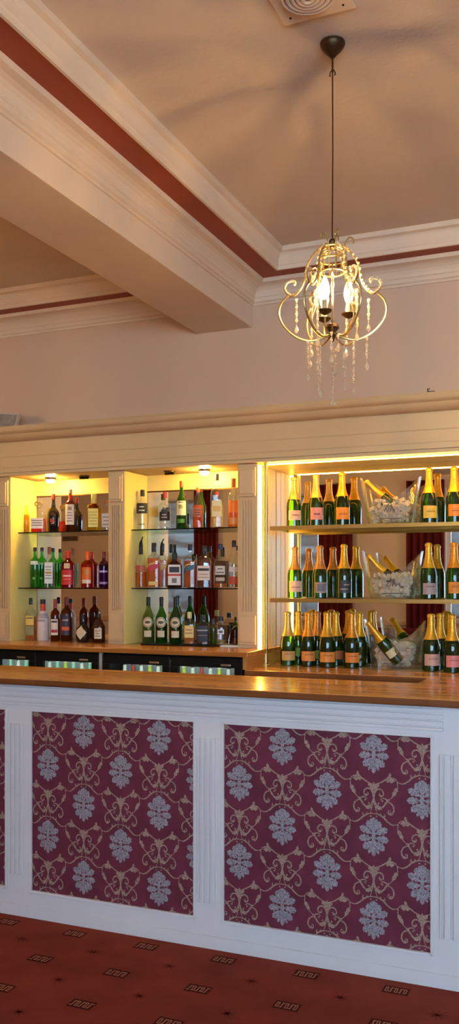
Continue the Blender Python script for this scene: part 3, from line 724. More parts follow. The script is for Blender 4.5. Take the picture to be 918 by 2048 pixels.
put('gin_bottle', 'purple bottle beside the fluted pilaster in left niche', G1, 208, 20, 1103, S2, YS, 'shoulder', clear('purple_glass', (176, 110, 196)), liquid=PURP, fill=.64, lab=(.1, .16, .9, (196, 160, 230)), labs=[(.42, .47, .9, (206, 176, 236))], cap=(.82, 1.0, .34, (140, 40, 60)))
# left niche, on the counter
put('liqueur_bottle', 'slim bottle with yellow and olive label, black cap, on counter in left niche', G1, 61.5, 20, 1196, SPZ, 4.87, 'shoulder', CG, liquid=AMB, fill=.55, n=4, lab=(.36, .58, .75, (226, 190, 92)), labs=[(.12, .34, .75, (140, 140, 92))], marks=lines(.5, .56, .5, INKC, 1), cap=(.84, 1.0, .36, (26, 24, 24)))
put('cream_liqueur_bottle', 'white bottle with red neck and dark cap on left niche counter', G1, 86, 23, 1199, SPZ, 4.87, 'slope', PINKW, neckband=(.54, .66, (176, 166, 176)), cap=(.68, .89, .46, (206, 62, 44)), topcap=(.8901, 1.0, .47, (44, 34, 34)), labs=[(.46, .52, .9, (160, 150, 158))], rz=0)
put('whisky_bottle', 'amber bottle with white label and red band in left niche', G1, 110.5, 19, 1198, SPZ, 4.86, 'shoulder', BRNG, liquid=WHIS, fill=.62, lab=(.14, .52, .8, (230, 214, 196)), marks=[(.2, .27, 0, .7, (180, 40, 40)), (.44, .48, 0, .6, (60, 40, 36))], cap=(.78, 1.0, .40, (150, 52, 34)))
put('rum_bottle', 'dark red-brown bottle with dark label and orange band in left niche', G1, 133, 23, 1194, SPZ, 4.86, 'shoulder', BRNG, liquid=DKAM, fill=.64, lab=(.14, .6, .8, (64, 50, 66)), marks=[(.25, .33, 0, .7, (226, 96, 50)), (.46, .5, 0, .5, (150, 140, 150))], cap=(.82, 1.0, .38, (110, 40, 26)))
b = put('liqueur_bottle', 'round black bottle with diamond-shaped cream label in left niche', G1, 166, 30, 1230, SPZ, 4.82, 'round', BLACKG, cap=(.84, 1.0, .30, (18, 18, 18)), depth=.7)
q = MB(); Wd = 30 * dep(166, 4.82) / F / 2; Hd = zat(166, 1230, 4.82) - SPZ
def dia(z0, z1):
    rows = []
    for i in range(9):
        f = z0 + (z1 - z0) * i / 8; kk = 1 - abs(i - 4) / 4; k = prof_at(PROFS['round'], f)
        rows.append(sring(Wd * k + .0008, Wd * .7 * k + .0008, 2, f * Hd, 10, -PI / 2 - .25 - .85 * kk - .01, -PI / 2 - .25 + .85 * kk + .01))
    return rows
q.rings(dia(.10, .62), 0, False, False, False); q.build('label', pbr('label_cream', (222, 196, 150), .5), b, smooth=True)
put('brandy_bottle', 'dark amber bottle with cream label right of the diamond-labelled one', G1, 197.5, 26, 1227, SPZ, 4.82, 'cone', BRNG, liquid=DKAM, fill=.56, depth=.75, lab=(.14, .5, .6, (222, 200, 170)), marks=lines(.2, .46, .45, (120, 90, 70), 3), cap=(.86, 1.0, .32, (40, 26, 22)))
# middle niche, upper shelf
put('vodka_bottle', 'clear bottle with black label and black cap nearest the niche wall', G2, 285, 26, 980, S1, YS, 'shoulder', CG, liquid=CLR, fill=.5, lab=(.40, .66, .95, (34, 34, 32)), marks=lines(.44, .62, .5, (200, 200, 186), 2), labs=[(.12, .14, .5, (120, 110, 80))], cap=(.84, 1.0, .34, (24, 24, 24)))
put('gin_bottle', 'clear bottle with low black label and red cap on upper middle shelf', G2, 330, 25, 984, S1, YS, 'shoulder', CG, liquid=CLR, fill=.5, lab=(.22, .46, .95, (34, 30, 32)), marks=lines(.28, .42, .5, (190, 180, 160), 2), labs=[(.05, .16, .9, (190, 184, 160)), (.46, .52, .5, (34, 30, 32))], cap=(.84, 1.0, .32, (190, 62, 42)))
put('whisky_bottle', 'tall green bottle with cream label and red cap on upper middle shelf', G2, 363, 22, 962.5, S1, YS, 'slope', GREENG, liquid=clear('whisky_in_green', (130, 170, 50), body=.3), fill=.55, lab=(.28, .58, 1.0, (228, 220, 170)), marks=[(.42, .5, 0, .4, (150, 150, 90)), (.54, .56, 0, .5, INKC)], labs=[(.12, .2, .7, (70, 130, 50))], cap=(.87, 1.0, .34, (200, 50, 36)))
put('whisky_bottle', 'amber whisky bottle with sloping shoulders and small red cap', G2, 396, 22, 975, S1, YS, 'cone', CG, liquid=WHIS, fill=.56, n=4, depth=.8, lab=(.28, .5, .5, (176, 96, 44)), marks=lines(.3, .48, .4, (90, 40, 20), 3), cap=(.88, 1.0, .36, (206, 66, 44)))
put('tequila_bottle', 'tallest clear bottle with pale gold label and dark cap in middle niche', G2, 434, 26, 948, S1, YS, 'shoulder', CG, liquid=PALE, fill=.42, n=5, depth=.8, lab=(.2, .5, .5, (232, 214, 150)), marks=[(.3, .4, 0, .25, (220, 180, 90))], cap=(.88, 1.0, .30, (96, 88, 66)))
put('whisky_bottle', 'amber bottle with orange label half hidden by right-hand pilaster, upper shelf', G2, 467, 23, 957, S1, YS, 'shoulder', CG, liquid=AMB, fill=.55, lab=(.3, .55, .9, (232, 130, 50)), cap=(.82, 1.0, .40, (190, 90, 40)), labs=[(.06, .2, .7, (210, 150, 80))])
# middle niche, lower glass shelf
put('rum_bottle', 'half empty amber bottle with black pourer at end of lower shelf', G2, 282, 24, 1083, S2, YS, 'cone', CG, liquid=AMB, fill=.34, lab=(.36, .48, .8, (176, 90, 70)), cap=(.72, .93, .32, (24, 22, 20)), pour=True)
def slant(b_, kind, px, wpx, top, Y, rgb, n, depth):
    W = wpx * dep(px, Y) / F / 2; H = zat(px, top, Y) - S2; P = PROFS[kind]; q = MB()
    for off, hh, mi in ((0, .11, 0), (.13, .03, 1)):
        R = []
        for i in range(9):
            t_ = i / 8; a = -PI / 2 - .75 + 1.5 * t_; f = .30 + off + .20 * t_
            lo, hi = [], []
            R.append((a, f))
        A = [sring(W + .0009, W * depth + .0009, n, f * H, 1, a, a + 1e-4)[0] for a, f in R]
        B = [(p[0], p[1], p[2] + hh * H) for p in A]
        for i in range(8): q.quad(A[i], A[i + 1], B[i + 1], B[i], mi)
    q.build('label', [pbr('slant_%d' % rgb[0], rgb, .4), pbr('slant_gold', (206, 166, 80), .4)], b_)
b_ = put('whisky_bottle', 'square whisky bottle with slanting red label and black cap', G2, 308, 27, 1086, S2, YS, 'shoulder', CG, liquid=AMB, fill=.66, n=6, depth=.9, cap=(.80, 1.0, .36, (28, 24, 20)), labs=[(.06, .14, .3, (226, 190, 110))])
slant(b_, 'shoulder', 308, 27, 1086, YS, (186, 32, 30), 6, .9)
b_ = put('whisky_bottle', 'square bottle with yellow slanting label half behind the red-labelled one', G2, 325, 22, 1087, S2, 4.968, 'shoulder', CG, liquid=AMB, fill=.62, n=6, depth=.9, cap=(.80, 1.0, .36, (28, 24, 20)))
slant(b_, 'shoulder', 325, 22, 1087, 4.968, (206, 170, 70), 6, .9)
put('herbal_liqueur_bottle', 'dark flat square bottle with white label, black emblem and red stripe', G2, 349.5, 30, 1106, S2, YS, 'shoulder', pbr('dark_brown_glass', (44, 22, 18), .08, coat=.3), n=6, depth=.6, lab=(.08, .66, .62, (230, 224, 214)), marks=[(.44, .60, 0, .28, (38, 34, 34)), (.34, .40, 0, .6, (196, 70, 50)), (.14, .28, 0, .03, (120, 110, 100))], cap=(.82, 1.0, .34, (30, 44, 26)))
b_ = put('whisky_bottle', 'square whisky bottle with slanting blue label and navy cap', G2, 380.5, 26, 1089, S2, YS, 'shoulder', CG, liquid=WHIS, fill=.62, n=6, depth=.9, cap=(.86, 1.0, .36, (34, 36, 60)))
slant(b_, 'shoulder', 380.5, 26, 1089, YS, (46, 74, 92), 6, .9)
put('whiskey_bottle', 'square amber bottle with cream label and black cap beside vodka', G2, 408, 29, 1091, S2, YS, 'shoulder', CG, liquid=DKAM, fill=.66, n=6, depth=.9, lab=(.18, .52, .62, (228, 206, 186)), marks=[(.4, .46, 0, .4, INKC)] + lines(.22, .36, .4, (170, 140, 120), 2), cap=(.76, 1.0, .34, (26, 22, 22)))
put('vodka_bottle', 'clear lettered bottle with blue cap and little amber drink left in it', G2, 441, 27, 1088, S2, YS, 'cone', CG, liquid=AMB, fill=.10, lab=(.30, .5, .8, (206, 200, 190)), marks=lines(.32, .48, .6, (90, 80, 70), 2), labs=[(.16, .24, .7, (190, 180, 160))], cap=(.88, 1.0, .34, (38, 42, 96)))
put('vodka_bottle', 'clear bottle with red lower label next to right-hand pilaster, lower shelf', G2, 468, 24, 1081, S2, YS, 'cone', CG, liquid=CLR, fill=.5, lab=(.08, .24, .9, (190, 80, 50)), labs=[(.34, .44, .9, (214, 200, 196))], cap=(.86, 1.0, .34, (34, 34, 80)))
# middle niche, on the counter
tray = tag(MB().box(-.235, .235, -.085, .085, 0, .007).build('drip_mat', M['black'], loc=(xat(365, 4.83), 4.83, SPZ + .0005), bevel=.003), 'black rubber drip mat under the green bottles', 'mat')
ZM = SPZ + .0085
OV = dict(lab=(.13, .27, .62, (214, 196, 160)))
for px, w, g_, l in ((297, 25, OLIVE, 'pale olive bottle with round cream label at left end of mat'), (323, 24, GREENG, 'green bottle with round cream label between the olive and last green one'), (351.5, 26, GREENG, 'green bottle with round cream label beside small yellow-labelled bottle')):
    b_ = put('whisky_bottle', l, G2, px, w, 1194, ZM, 4.83, 'slope', g_, liquid=clear('deep_green_drink', (40, 84, 30), body=.2) if px != 297 else clear('olive_drink', (170, 186, 110), body=.25), fill=.55, cap=(.80, 1.0, .34, (20, 24, 20)), **OV)
    W = w * dep(px, 4.83) / F / 2; H = zat(px, 1194, 4.83) - ZM; q = MB(); P = PROFS['slope']
    for rr, mi, off in ((.115, 0, .0008), (.10, 1, .0012), (.088, 0, .0016), (.03, 1, .002)):
        pts = []
        for k in range(24):
            dz, dx = rr * H * math.sin(2 * PI * k / 24), rr * H * math.cos(2 * PI * k / 24) * (1 if mi == 0 or rr > .05 else 2.0)
            f = .45 + dz / H; kk = prof_at(P, f); a = -PI / 2 + dx / W
            pts.append(((W * kk + off) * math.cos(a), (W * kk + off) * math.sin(a), f * H))
        a0 = (0, -(W * prof_at(P, .45) + off), .45 * H)
        for k in range(24): q.poly([a0, pts[k], pts[(k + 1) % 24]], mi)
    q.build('round_label', [pbr('label_oval', (216, 200, 160), .5), pbr('label_oval_ink', (70, 74, 60), .5)], b_, smooth=True)
put('whisky_bottle', 'small square bottle with yellow label beside the green bottles', G2, 379, 23, 1224, ZM, 4.83, 'shoulder', CG, liquid=AMB, fill=.5, n=5, depth=.9, lab=(.2, .58, .62, (226, 190, 110)), marks=lines(.3, .5, .3, (150, 110, 60), 2), cap=(.8, 1.0, .4, (210, 200, 150)))
put('whiskey_bottle', 'square bottle with black label beside the small yellow-labelled one', G2, 405.5, 27, 1230, ZM, 4.83, 'shoulder', CG, liquid=DKAM, fill=.55, n=6, depth=.9, lab=(.1, .64, .66, (36, 32, 34)), marks=[(.46, .50, 0, .45, (150, 146, 140)), (.3, .32, 0, .3, (140, 130, 110))], cap=(.82, 1.0, .36, (24, 24, 24)))
put('tequila_bottle', 'squat clear bottle with small white emblem right of black-labelled one', G2, 442, 23, 1233, SPZ + .001, 4.86, 'squat', CG, liquid=PALE, fill=.2, n=4, depth=.9, lab=(.4, .56, .3, (226, 226, 220)), marks=[(.44, .52, 0, .12, (90, 90, 100))], cap=(.84, 1.0, .44, (40, 44, 44)))
put('liqueur_bottle', 'slim olive bottle between black label and squat clear bottle', G2, 427, 15, 1238, ZM, 4.86, 'shoulder', OLIVE, liquid=clear('olive_drink', (170, 186, 110), body=.25), fill=.6, cap=(.86, 1.0, .36, (60, 60, 50)))
tt = thing('tea_light_holder', 'small amber ribbed glass holder next to right-hand pilaster on counter', 'candle holder', (xat(470, 4.84), 4.84, SPZ + .012))
MB().lathe([(.020, 0), (.026, .004), (.028, .06), (.030, .085), (.027, .085), (.025, .01)], seg=16).build('cup', clear('amber_cup', (190, 120, 50), 1.5), tt, smooth=True)
MB().lathe([(.022, .008), (.022, .035), (.002, .037)], seg=14).build('wax', pbr('wax', (200, 160, 90), .5), tt)
tag(MB().box(-.06, .05, -.035, .035, 0, .004).box(-.055, .05, -.03, .035, .0041, .008).build('paper_slips', M['paper'], loc=(xat(464, 4.82), 4.82, SPZ + .0005)), 'small stack of white paper slips on the counter beside drip mat', 'paper')
hp = MB().tube([(.0 + .05 * math.cos(a * PI / 12), 0, .005 + .11 * math.sin(a * PI / 12)) for a in range(13)], .004, 8)
tag(hp.build('wire_hoop', M['steel'], loc=(xat(473, 4.93), 4.93, SPZ), smooth=True), 'white metal hoop standing behind amber holder, middle niche counter', 'hoop')

# ------------------------------------------------------------------ champagne
FOIL = dict(gold=(226, 170, 50), pale=(214, 176, 96), orange=(226, 150, 50), copper=(206, 138, 70))
def champ(px, Y, zs, label, foil='gold', lab=(.14, .32, .8, (226, 140, 40)), marks=(), H=.298, rz=.45, W=.043, labs=()):
    return bottle('champagne_bottle', label, G3, xat(px, Y), Y, zs + .0006, H, W, 'champ', GREEN, lab=lab, marks=marks, foil=(.55, FOIL[foil]), rz=rz, labs=labs)
ORG = (224, 136, 36); PNK = (226, 178, 150); CRM = (226, 206, 160); ROS = (206, 136, 124)
SH1, SH2 = 1.9325, 1.532
tl = lambda c=(150, 80, 20): [(.21, .225, 0, .55, c), (.245, .25, 0, .4, c)]
champ(588, 4.90, SH1, 'champagne bottle with pink-cream label nearest brass pole, upper shelf', 'pale', (.14, .33, .9, PNK), [(.22, .25, .1, .5, (170, 120, 100))], H=.285)
champ(632, 4.90, SH1, 'champagne bottle with rounded rose label on the upper shelf', 'pale', (.13, .36, .85, ROS), [(.22, .25, 0, .4, (110, 60, 56))], H=.295)
champ(684, 4.90, SH1, 'champagne bottle with orange label left of the top ice bucket', 'gold', (.12, .34, 1.0, ORG), tl(), H=.30)
champ(858, 4.90, SH1, 'champagne bottle with yellow label right of the top ice bucket', 'gold', (.10, .32, 1.0, (214, 180, 70)), tl((120, 100, 30)), H=.30)
champ(908, 4.90, SH1, 'champagne bottle with orange label at the right end of upper shelf', 'gold', (.12, .33, 1.0, ORG), tl(), H=.30)
champ(590, 4.90, SH2, 'champagne bottle with pink-cream label nearest brass pole, lower shelf', 'copper', (.12, .33, .95, PNK), [(.2, .22, 0, .6, (170, 120, 100))], H=.29)
champ(640, 4.90, SH2, 'champagne bottle with grey oval label on the lower shelf', 'copper', (.10, .30, .75, (176, 150, 140)), [(.13, .27, 0, .55, (120, 112, 124))], H=.295)
champ(688, 4.90, SH2, 'champagne bottle with dark swirled label left of the middle ice bucket', 'gold', (.10, .34, .8, (48, 54, 60)), [(.16, .18, -.2, .5, (170, 130, 120)), (.24, .26, .2, .4, (170, 130, 120))], H=.30)
champ(857, 4.90, SH2, 'champagne bottle with lilac-grey label right of the middle ice bucket', 'gold', (.08, .28, 1.0, (176, 150, 148)), tl((110, 90, 90)), H=.30)
champ(908, 4.90, SH2, 'champagne bottle with orange label at right end of lower shelf', 'orange', (.10, .30, 1.0, ORG), tl(), H=.30)
champ(576, 4.80, BART, 'champagne bottle with beige label at left front of the counter row', 'pale', (.10, .27, 1.0, (206, 156, 90)), tl((140, 100, 60)))
champ(616, 4.80, BART, 'champagne bottle with orange label second from left in front row', 'orange', (.10, .28, 1.05, (230, 140, 60)), tl())
champ(654, 4.77, BART, 'champagne bottle with orange label and bulging foil, foremost in front row', 'gold', (.10, .28, 1.05, (232, 144, 56)), tl(), W=.046, H=.302)
champ(703, 4.79, BART, 'champagne bottle with orange label beside the lowest ice bucket', 'orange', (.10, .28, 1.05, (228, 130, 46)), tl())
champ(597, 4.90, BART, 'champagne bottle with small green label behind the beige-labelled one', 'gold', (.16, .32, .5, (130, 160, 50)))
champ(635, 4.90, BART, 'champagne bottle between the second and third front bottles, set back', 'copper', (.12, .28, .4, (130, 150, 56)))
champ(672, 4.90, BART, 'champagne bottle with dim orange label set back right of bulging foil', 'gold', (.12, .28, .9, (190, 104, 56)))
champ(719, 4.90, BART, 'unlabelled dark champagne bottle set back at left edge of lowest bucket', 'gold', None)
champ(862, 4.79, BART, 'champagne bottle with pale pink label right of the lowest ice bucket', 'gold', (.10, .30, 1.05, (206, 158, 140)), tl((150, 100, 90)), W=.046)
champ(880, 4.90, BART, 'champagne bottle set back between the two pink-labelled bottles', 'gold', (.1, .24, .4, (60, 70, 40)))
champ(904, 4.74, BART, 'champagne bottle with rose pink label at right end of the counter', 'gold', (.10, .30, 1.0, (214, 130, 124)), tl((150, 80, 80)))
champ(927, 4.88, BART, 'champagne bottle at the far right edge behind rose pink one', 'gold', (.1, .3, .8, (200, 140, 120)))

# ------------------------------------------------------------------ ice buckets
ICE = clear('ice', (250, 246, 232), 1.6, 1.0)
m, nt, out = newmat('cracked_ice')
p = nt.nodes.new('ShaderNodeBsdfPrincipled'); p.inputs['Base Color'].default_value = (*lin((250, 244, 230)), 1); p.inputs['Roughness'].default_value = .2
p.inputs['Transmission Weight'].default_value = .25; p.inputs['IOR'].default_value = 1.31
nt.links.new(p.outputs[0], out.inputs[0]); ICE = m
def bucket(px, Y, zs, label, lb2, bl, tilt, bpos, seed):
    W, Dp, H, HM = .165, .095, .262, .145
    x = xat(px, Y)
    t = thing('ice_bucket', label, 'ice bucket', (x, Y, zs + .0006), 0.12, 'clear winged ice buckets')
    def rim(a):
        c = abs(math.cos(a)); return HM + (H - HM) * (c ** 2.2) * (1 if math.cos(a) < 0 else .97)
    def ring(f, off, z0=0.):
        o = []
        for j in range(64):
            a = 2 * PI * j / 64; zz = z0 + (rim(a) - z0) * f
            k = .70 + .30 * (zz / H) ** .85
            kd = .72 + .28 * min(1, zz / .16)
            wv = 1 + .012 * math.sin(a * 16) * min(1, zz / .06)
            o.append(((W * k - off) * math.cos(a) * wv, (Dp * kd - off) * math.sin(a) * wv, zz))
        return o
    mb = MB(); N = 9
    R = [ring(i / N, 0) for i in range(N + 1)] + [ring(1, .006)] + [ring(i / N, .006, .012) for i in range(N, -1, -1)]
    mb.rings(R)
    mb.build('bowl', M['acrylic'], t, smooth=True)
    # printed emblem: two strokes of a peak with a line under it
    q = MB()
    def onface(u, v): 
        k = .72 + .28 * min(1, v / .16); kk = .70 + .30 * (v / H) ** .85
        return (u, -(Dp * k + .0008) * math.sqrt(max(.05, 1 - (u / (W * kk)) ** 2)), v)
    def bar(a, b, w):
        a, b = Vector(a), Vector(b); d = (b - a).normalized(); e = Vector((-d.y, d.x)) * w / 2; n = 6
        for i in range(n):
            p0, p1 = a + (b - a) * i / n, a + (b - a) * (i + 1) / n
            q.quad(*[onface(*v) for v in (p0 + e, p1 + e, p1 - e, p0 - e)])
    for A, B, w in (((-.026, .066), (.0, .108), .004), ((-.008, .066), (.012, .104), .003), ((.008, .068), (.016, .104), .005), ((.012, .100), (.030, .066), .006), ((-.05, .0300), (.062, .0300), .0035)): bar(A, B, w)
    q.build('printed_emblem', pbr('emblem_grey', (88, 80, 72), .5), t)
    rnd = random.Random(seed); ic = MB()
    for i in range(230):
        for _ in range(30):
            a = rnd.random() * 2 * PI; r = math.sqrt(rnd.random()); zz = .022 + rnd.random() * .112
            kx = (W * (.70 + .30 * (zz / H) ** .85) - .032); kd = Dp * (.72 + .28 * min(1, zz / .16)) - .026
            if zz < .10 or r < .9: break
        s_ = .009 + rnd.random() * .006
        mx = Matrix.Rotation(rnd.random() * 3, 3, Vector((rnd.random(), rnd.random(), rnd.random() + .1)).normalized())
        n0 = len(ic.v); ic.box(-s_, s_, -s_ * .8, s_ * .8, -s_ * .7, s_ * .7)
        for k in range(n0, len(ic.v)):
            v = mx @ Vector(ic.v[k]); ic.v[k] = (v.x + kx * r * math.cos(a), v.y + kd * r * math.sin(a), v.z + zz)
    o = ic.build('ice', ICE, loc=(x, Y, zs + .0006)); o.rotation_euler.z = .12; o['kind'] = 'stuff'; o['label'] = lb2; o['category'] = 'ice'
    b_ = champ(px, Y, zs, bl, 'gold', (.16, .32, .8, (216, 200, 150)), H=.27, W=.036)
    b_.location = (x + bpos[0], Y + bpos[1], zs + bpos[2]); b_.rotation_euler = (math.radians(6), math.radians(tilt), .3)
bucket(781, 4.885, SH1, 'clear winged ice bucket on the upper champagne shelf', 'clear ice cubes heaped in the top bucket', 'champagne bottle leaning in the ice of the top bucket', -46, (.050, .03, .052), 1)
bucket(785, 4.885, SH2, 'clear winged ice bucket on the lower champagne shelf', 'clear ice cubes heaped in the bucket on the lower shelf', 'champagne bottle leaning in ice of the lower shelf bucket', -42, (.040, .03, .036), 2)
bucket(789, 4.86, BART, 'clear winged ice bucket standing on the champagne counter', 'clear ice cubes in the bucket on the champagne counter', 'champagne bottle leaning in the bucket on the counter', -38, (.030, -.040, .040), 3)

# ------------------------------------------------------------------ chandelier
CHX, CHYY = -.9055, 3.054
PXM = 3.165 / F
def chandelier(label):
    t = thing('chandelier', label, 'chandelier', (CHX, CHYY, CEIL), 0, 'crystal chandeliers')
    zc = lambda y: EYE + (HZ - y) * PXM - CEIL          # height of photo row y, below the ceiling
    MB().lathe([(.043, -.001), (.044, -.006), (.041, -.015), (.033, -.027), (.022, -.038), (.014, -.046), (.009, -.052), (.004, -.054)], seg=24).build('ceiling_rose', M['bronze'], t, smooth=True)
    c = MB().tube([(0, 0, -.05), (0, 0, zc(145))], .0035, 8)
    for s in (-1, 1): c.tube([(0, 0, zc(138)), (s * .008, 0, zc(144)), (s * .011, 0, zc(150)), (s * .006, 0, zc(152))], .002, 6)
    c.tube([(0, 0, zc(145)), (.001, 0, zc(300)), (-.001, 0, zc(470)), (0, 0, zc(478))], .0024, 6)
    c.build('suspension_cord', M['bronze'], t, smooth=True)
    h = MB(); h.ball((0, 0, zc(484)), .013, seg=12, ringn=8); h.lathe([(.005, zc(500)), (.012, zc(496)), (.006, zc(490))], seg=12)
    h.build('top_hub', M['bronze'], t, smooth=True)
    q = MB()
    for z_, r_ in ((zc(499), .050), (zc(520), .046), (zc(545), .042)):
        q.tube([(r_ * math.cos(a * PI / 16), r_ * math.sin(a * PI / 16), z_) for a in range(33)], .003, 6)
    for k in range(12):
        a = k * PI / 6
        q.tube([(.014 * math.cos(a), .014 * math.sin(a), zc(492)), (.05 * math.cos(a), .05 * math.sin(a), zc(499)), (.046 * math.cos(a), .046 * math.sin(a), zc(520)), (.042 * math.cos(a), .042 * math.sin(a), zc(545))], .0022, 6)
    q.build('crown_basket', M['gilt'], t, smooth=True)
    p2 = lambda x, y: (abs(x - 462) / 3.4 * PXM, zc(440 + y / 3.4))
    upper = [p2(*v) for v in ((385, 185), (330, 235), (288, 310), (270, 410), (240, 470), (195, 508), (155, 492), (136, 455), (152, 422), (185, 410), (208, 422), (200, 436))]
    lower = [p2(*v) for v in ((168, 498), (120, 545), (98, 610), (112, 680), (160, 745), (225, 795), (300, 818), (370, 808), (425, 785), (452, 762))]
    scroll = [p2(*v) for v in ((430, 205), (418, 160), (428, 110), (405, 84), (382, 100), (388, 122))]
    outer = [p2(*v) for v in ((395, 200), (372, 150), (345, 122), (320, 140), (322, 168))]
    inner = [p2(*v) for v in ((330, 340), (300, 360), (300, 400), (335, 420), (345, 470), (318, 520), (330, 560), (300, 640), (310, 720), (380, 790), (440, 770))]
    TB = math.radians(16.5)
    for k in range(6):
        a = TB + k * PI / 3; d = (math.cos(a), math.sin(a))
        W3 = lambda L: [(r * d[0], r * d[1], z) for r, z in L]
        arm = MB(); arm.tube(spline(W3(upper), 6), .0036, 7); arm.tube(spline(W3(lower), 6), .0038, 7)
        ao = arm.build('scroll_arm', M['gilt'], t, smooth=True)
        be = MB()
        for P in spline(W3(upper), 5)[::2]: be.ball((P.x + .004 * d[1], P.y - .004 * d[0], P.z + .004), .0052, seg=6, ringn=4)
        be.build('bead_string', M['crystal'], ao)
        s = MB().tube(spline(W3(scroll if k % 2 else outer), 6), .003, 7); s.build('crown_scroll', M['gilt'], t, smooth=True)
        a2 = a + PI / 6; d2 = (math.cos(a2), math.sin(a2))
        MB().tube(spline([(r * d2[0], r * d2[1], z) for r, z in inner], 6), .0026, 7).build('inner_scroll', M['gilt'], t, smooth=True)
    MB().lathe([(.003, zc(684)), (.008, zc(678)), (.013, zc(664)), (.024, zc(656)), (.020, zc(650)), (.006, zc(646)), (.004, zc(640))], seg=16).build('lower_hub', M['bronze'], t, smooth=True)
    for k in range(3):
        a = TB + math.radians(2 + 120 * k); r = .0557; cx, cy = r * math.cos(a), r * math.sin(a)
        ho = MB().lathe([(.009, zc(633)), (.0095, zc(632)), (.0095, zc(612)), (.0085, zc(608))], (cx, cy, 0), 14).build('candle_holder', M['candle'], t, smooth=True)
        MB().lathe([(.004, zc(638)), (.014, zc(635)), (.025, zc(630)), (.026, zc(628.5)), (.011, zc(631))], (cx, cy, 0), 18).build('drip_pan', M['bronze'], ho, smooth=True)
        MB().tube(spline([(0, 0, zc(668)), (cx * .5, cy * .5, zc(672)), (cx * .95, cy * .95, zc(660)), (cx, cy, zc(641))], 6), .003, 7).build('candle_arm', M['gilt'], ho, smooth=True)
        MB().lathe([(.008, zc(608)), (.013, zc(601)), (.0175, zc(592)), (.0165, zc(582)), (.011, zc(571)), (.004, zc(562)), (.001, zc(559))], (cx, cy, 0), 16).build('bulb', M['bulb'], ho, smooth=True)
        MB().lathe([(.001, zc(594)), (.0035, zc(590)), (.0035, zc(580)), (.001, zc(576))], (cx, cy, 0), 8).build('filament', M['filament'], ho)
    rc, uc = Vector((CT, ST, 0)), Vector((-ST, CT, 0))
    def strand(x, y0, y1, dpt, big, flower=False):
        P = rc * (x * PXM) + uc * dpt; q = MB(); y = y0; i = 0
        q.tube([(P.x, P.y, zc(y0 - 3)), (P.x, P.y, zc(y1))], .0007, 4)
        while y < y1 - big * 2.2:
            r = .0036 if i % 3 else .0056; q.ball((P.x, P.y, zc(y)), r, seg=6, ringn=4); y += 5.2 if i % 2 else 4.2; i += 1
        if flower:
            for k in range(6): q.ball((P.x + .008 * math.cos(k * PI / 3), P.y, zc(y1) + .008 * math.sin(k * PI / 3)), .0045, seg=6, ringn=4)
            q.ball((P.x, P.y, zc(y1)), .004, seg=6, ringn=4)
        else:
            q.lathe([(.0008, 0), (.0062, -.010), (.0080, -.017), (.0050, -.024), (.0008, -.028)], (P.x, P.y, zc(y1 - big)), 6)
        q.build('crystal_strand', M['crystal'], t)
    for x, y0, y1, dp in ((-51, 690, 758, -.03), (-27, 690, 768, .05), (-28, 700, 793, -.05), (-8, 680, 730, -.09), (20, 690, 780, -.05), (45, 680, 778, .03), (67, 680, 735, -.02), (-40, 680, 715, .09), (30, 690, 722, .09), (10, 690, 735, .07),
                          (-72, 600, 658, 0), (72, 600, 655, 0), (-36, 600, 700, -.11), (40, 600, 690, -.11), (-36, 600, 690, .11), (36, 600, 690, .11), (3, 690, 712, -.12)):
        strand(x, y0, y1, dp, 7)
    strand(0, 690, 806, -.0, 6, True)
    q = MB(); q.tube([(0, 0, zc(545)), (0, 0, zc(644))], .0007, 4)
    for i in range(22): q.ball((0, 0, zc(548 + i * 4.4)), .0034, sx=1, seg=6, ringn=4)
    q.lathe([(.001, zc(540)), (.006, zc(552)), (.003, zc(562)), (.007, zc(570)), (.001, zc(584))], seg=8); q.build('crystal_column', M['crystal'], t)
    return t
c0 = chandelier('gilt crystal chandelier with lit candle bulbs hanging over the bar')
dup(c0, (-4.03, 2.9, CEIL), 'added gilt crystal chandelier, out of sight, lighting the bay left of the beam')  # copy added out of view to light the left bay
dup(c0, (-.95, -1.3, CEIL), 'added unseen chandelier behind the viewer, brightening the window wall')  # this copy and the next two added, unseen, to brighten the window wall
dup(c0, (-6.33, -1.2, CEIL), 'added unseen chandelier at the far left, brightening the window wall')
dup(c0, (-4.25, -1.2, CEIL), 'added unseen chandelier on the far side, brightening the window wall')

# round ceiling vent
t = thing('ceiling_vent', 'round ringed cream air vent on a square plate in the ceiling', 'vent', (-.900, 2.762, CEIL))
MB().box(-.125, .125, -.125, .125, -.010, 0).build('plate', M['trim'], t, bevel=.004)
for k, r in enumerate((.090, .073, .056, .039, .022)):
    MB().lathe([(r, -.0101), (r, -.018 - k * .002), (r - .006, -.021 - k * .002), (r - .012, -.016 - k * .002), (r - .012, -.0101)], seg=40).build('ring', M['trim'], t, smooth=True)
for sx in (-1, 1):
    for sy in (-1, 1): MB().lathe([(.004, -.0101), (.004, -.012), (.002, -.013)], (sx * .09, sy * .09, 0), 10).build('screw', M['black'], t)
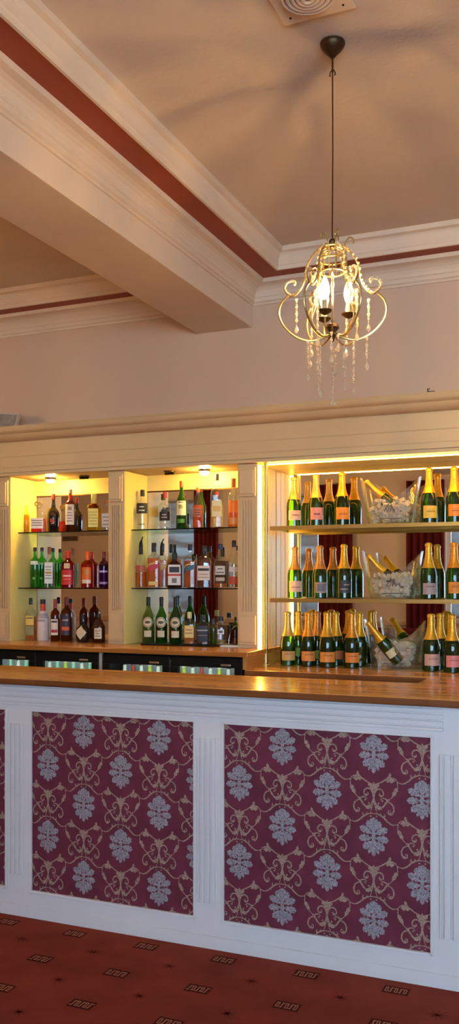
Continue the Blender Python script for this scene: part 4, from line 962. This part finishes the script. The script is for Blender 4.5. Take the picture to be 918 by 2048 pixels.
# dark grille high on the window wall, mirrored in the left niche
vx = -11.2 * .8
t = thing('wall_vent', 'dark slatted vent on the far wall mirrored in the left niche', 'vent', (-8.44, YF, 2.37))
MB().box(-.17, .17, 0, .02, -.06, .06).build('frame', M['trim'], t, bevel=.004)
for k in range(4): MB().box(-.15, .15, .0201, .026, -.045 + k * .025, -.028 + k * .025).build('slat', M['black'], t)

# ------------------------------------------------------------------ daylight
w = bpy.data.worlds.new('overcast'); bpy.context.scene.world = w; w.use_nodes = True
nt = w.node_tree; nt.nodes.clear()
o = nt.nodes.new('ShaderNodeOutputWorld'); b = nt.nodes.new('ShaderNodeBackground'); b.inputs[0].default_value = (.46, .71, 1.0, 1); b.inputs[1].default_value = 25
nt.links.new(b.outputs[0], o.inputs[0])
for i, (a, c) in enumerate(WIN):
    l = bpy.data.lights.new('window_portal', 'AREA'); l.shape = 'RECTANGLE'; l.size = c - a; l.size_y = WZ1 - WZ0; l.cycles.is_portal = True
    lo = bpy.data.objects.new('window_portal', l); C.objects.link(lo); lo.location = ((a + c) / 2, YF - .29, (WZ0 + WZ1) / 2); lo.rotation_euler = (PI / 2, 0, PI)

# ------------------------------------------------------------------ camera and view
cd = bpy.data.cameras.new('camera'); co = bpy.data.objects.new('camera', cd); C.objects.link(co)
cd.sensor_fit = 'VERTICAL'; cd.sensor_height = 36; cd.sensor_width = 36; cd.lens = F / 2048 * 36; cd.shift_y = (HZ - 1024) / 2048; cd.shift_x = 0; cd.clip_start = .05
co.location = (0, 0, EYE); co.rotation_euler = (PI / 2, 0, TH)
sc = bpy.context.scene; sc.camera = co
sc.view_settings.view_transform = 'Standard'; sc.view_settings.look = 'None'; sc.view_settings.gamma = 1; sc.view_settings.use_curve_mapping = False
sc.view_settings.exposure = -.16
sc.cycles.max_bounces = 10; sc.cycles.transparent_max_bounces = 40; sc.cycles.glossy_bounces = 6; sc.cycles.transmission_bounces = 8; sc.cycles.diffuse_bounces = 5
sc.cycles.caustics_reflective = True; sc.cycles.caustics_refractive = False
sc.cycles.sample_clamp_indirect = 6; sc.cycles.use_denoising = True
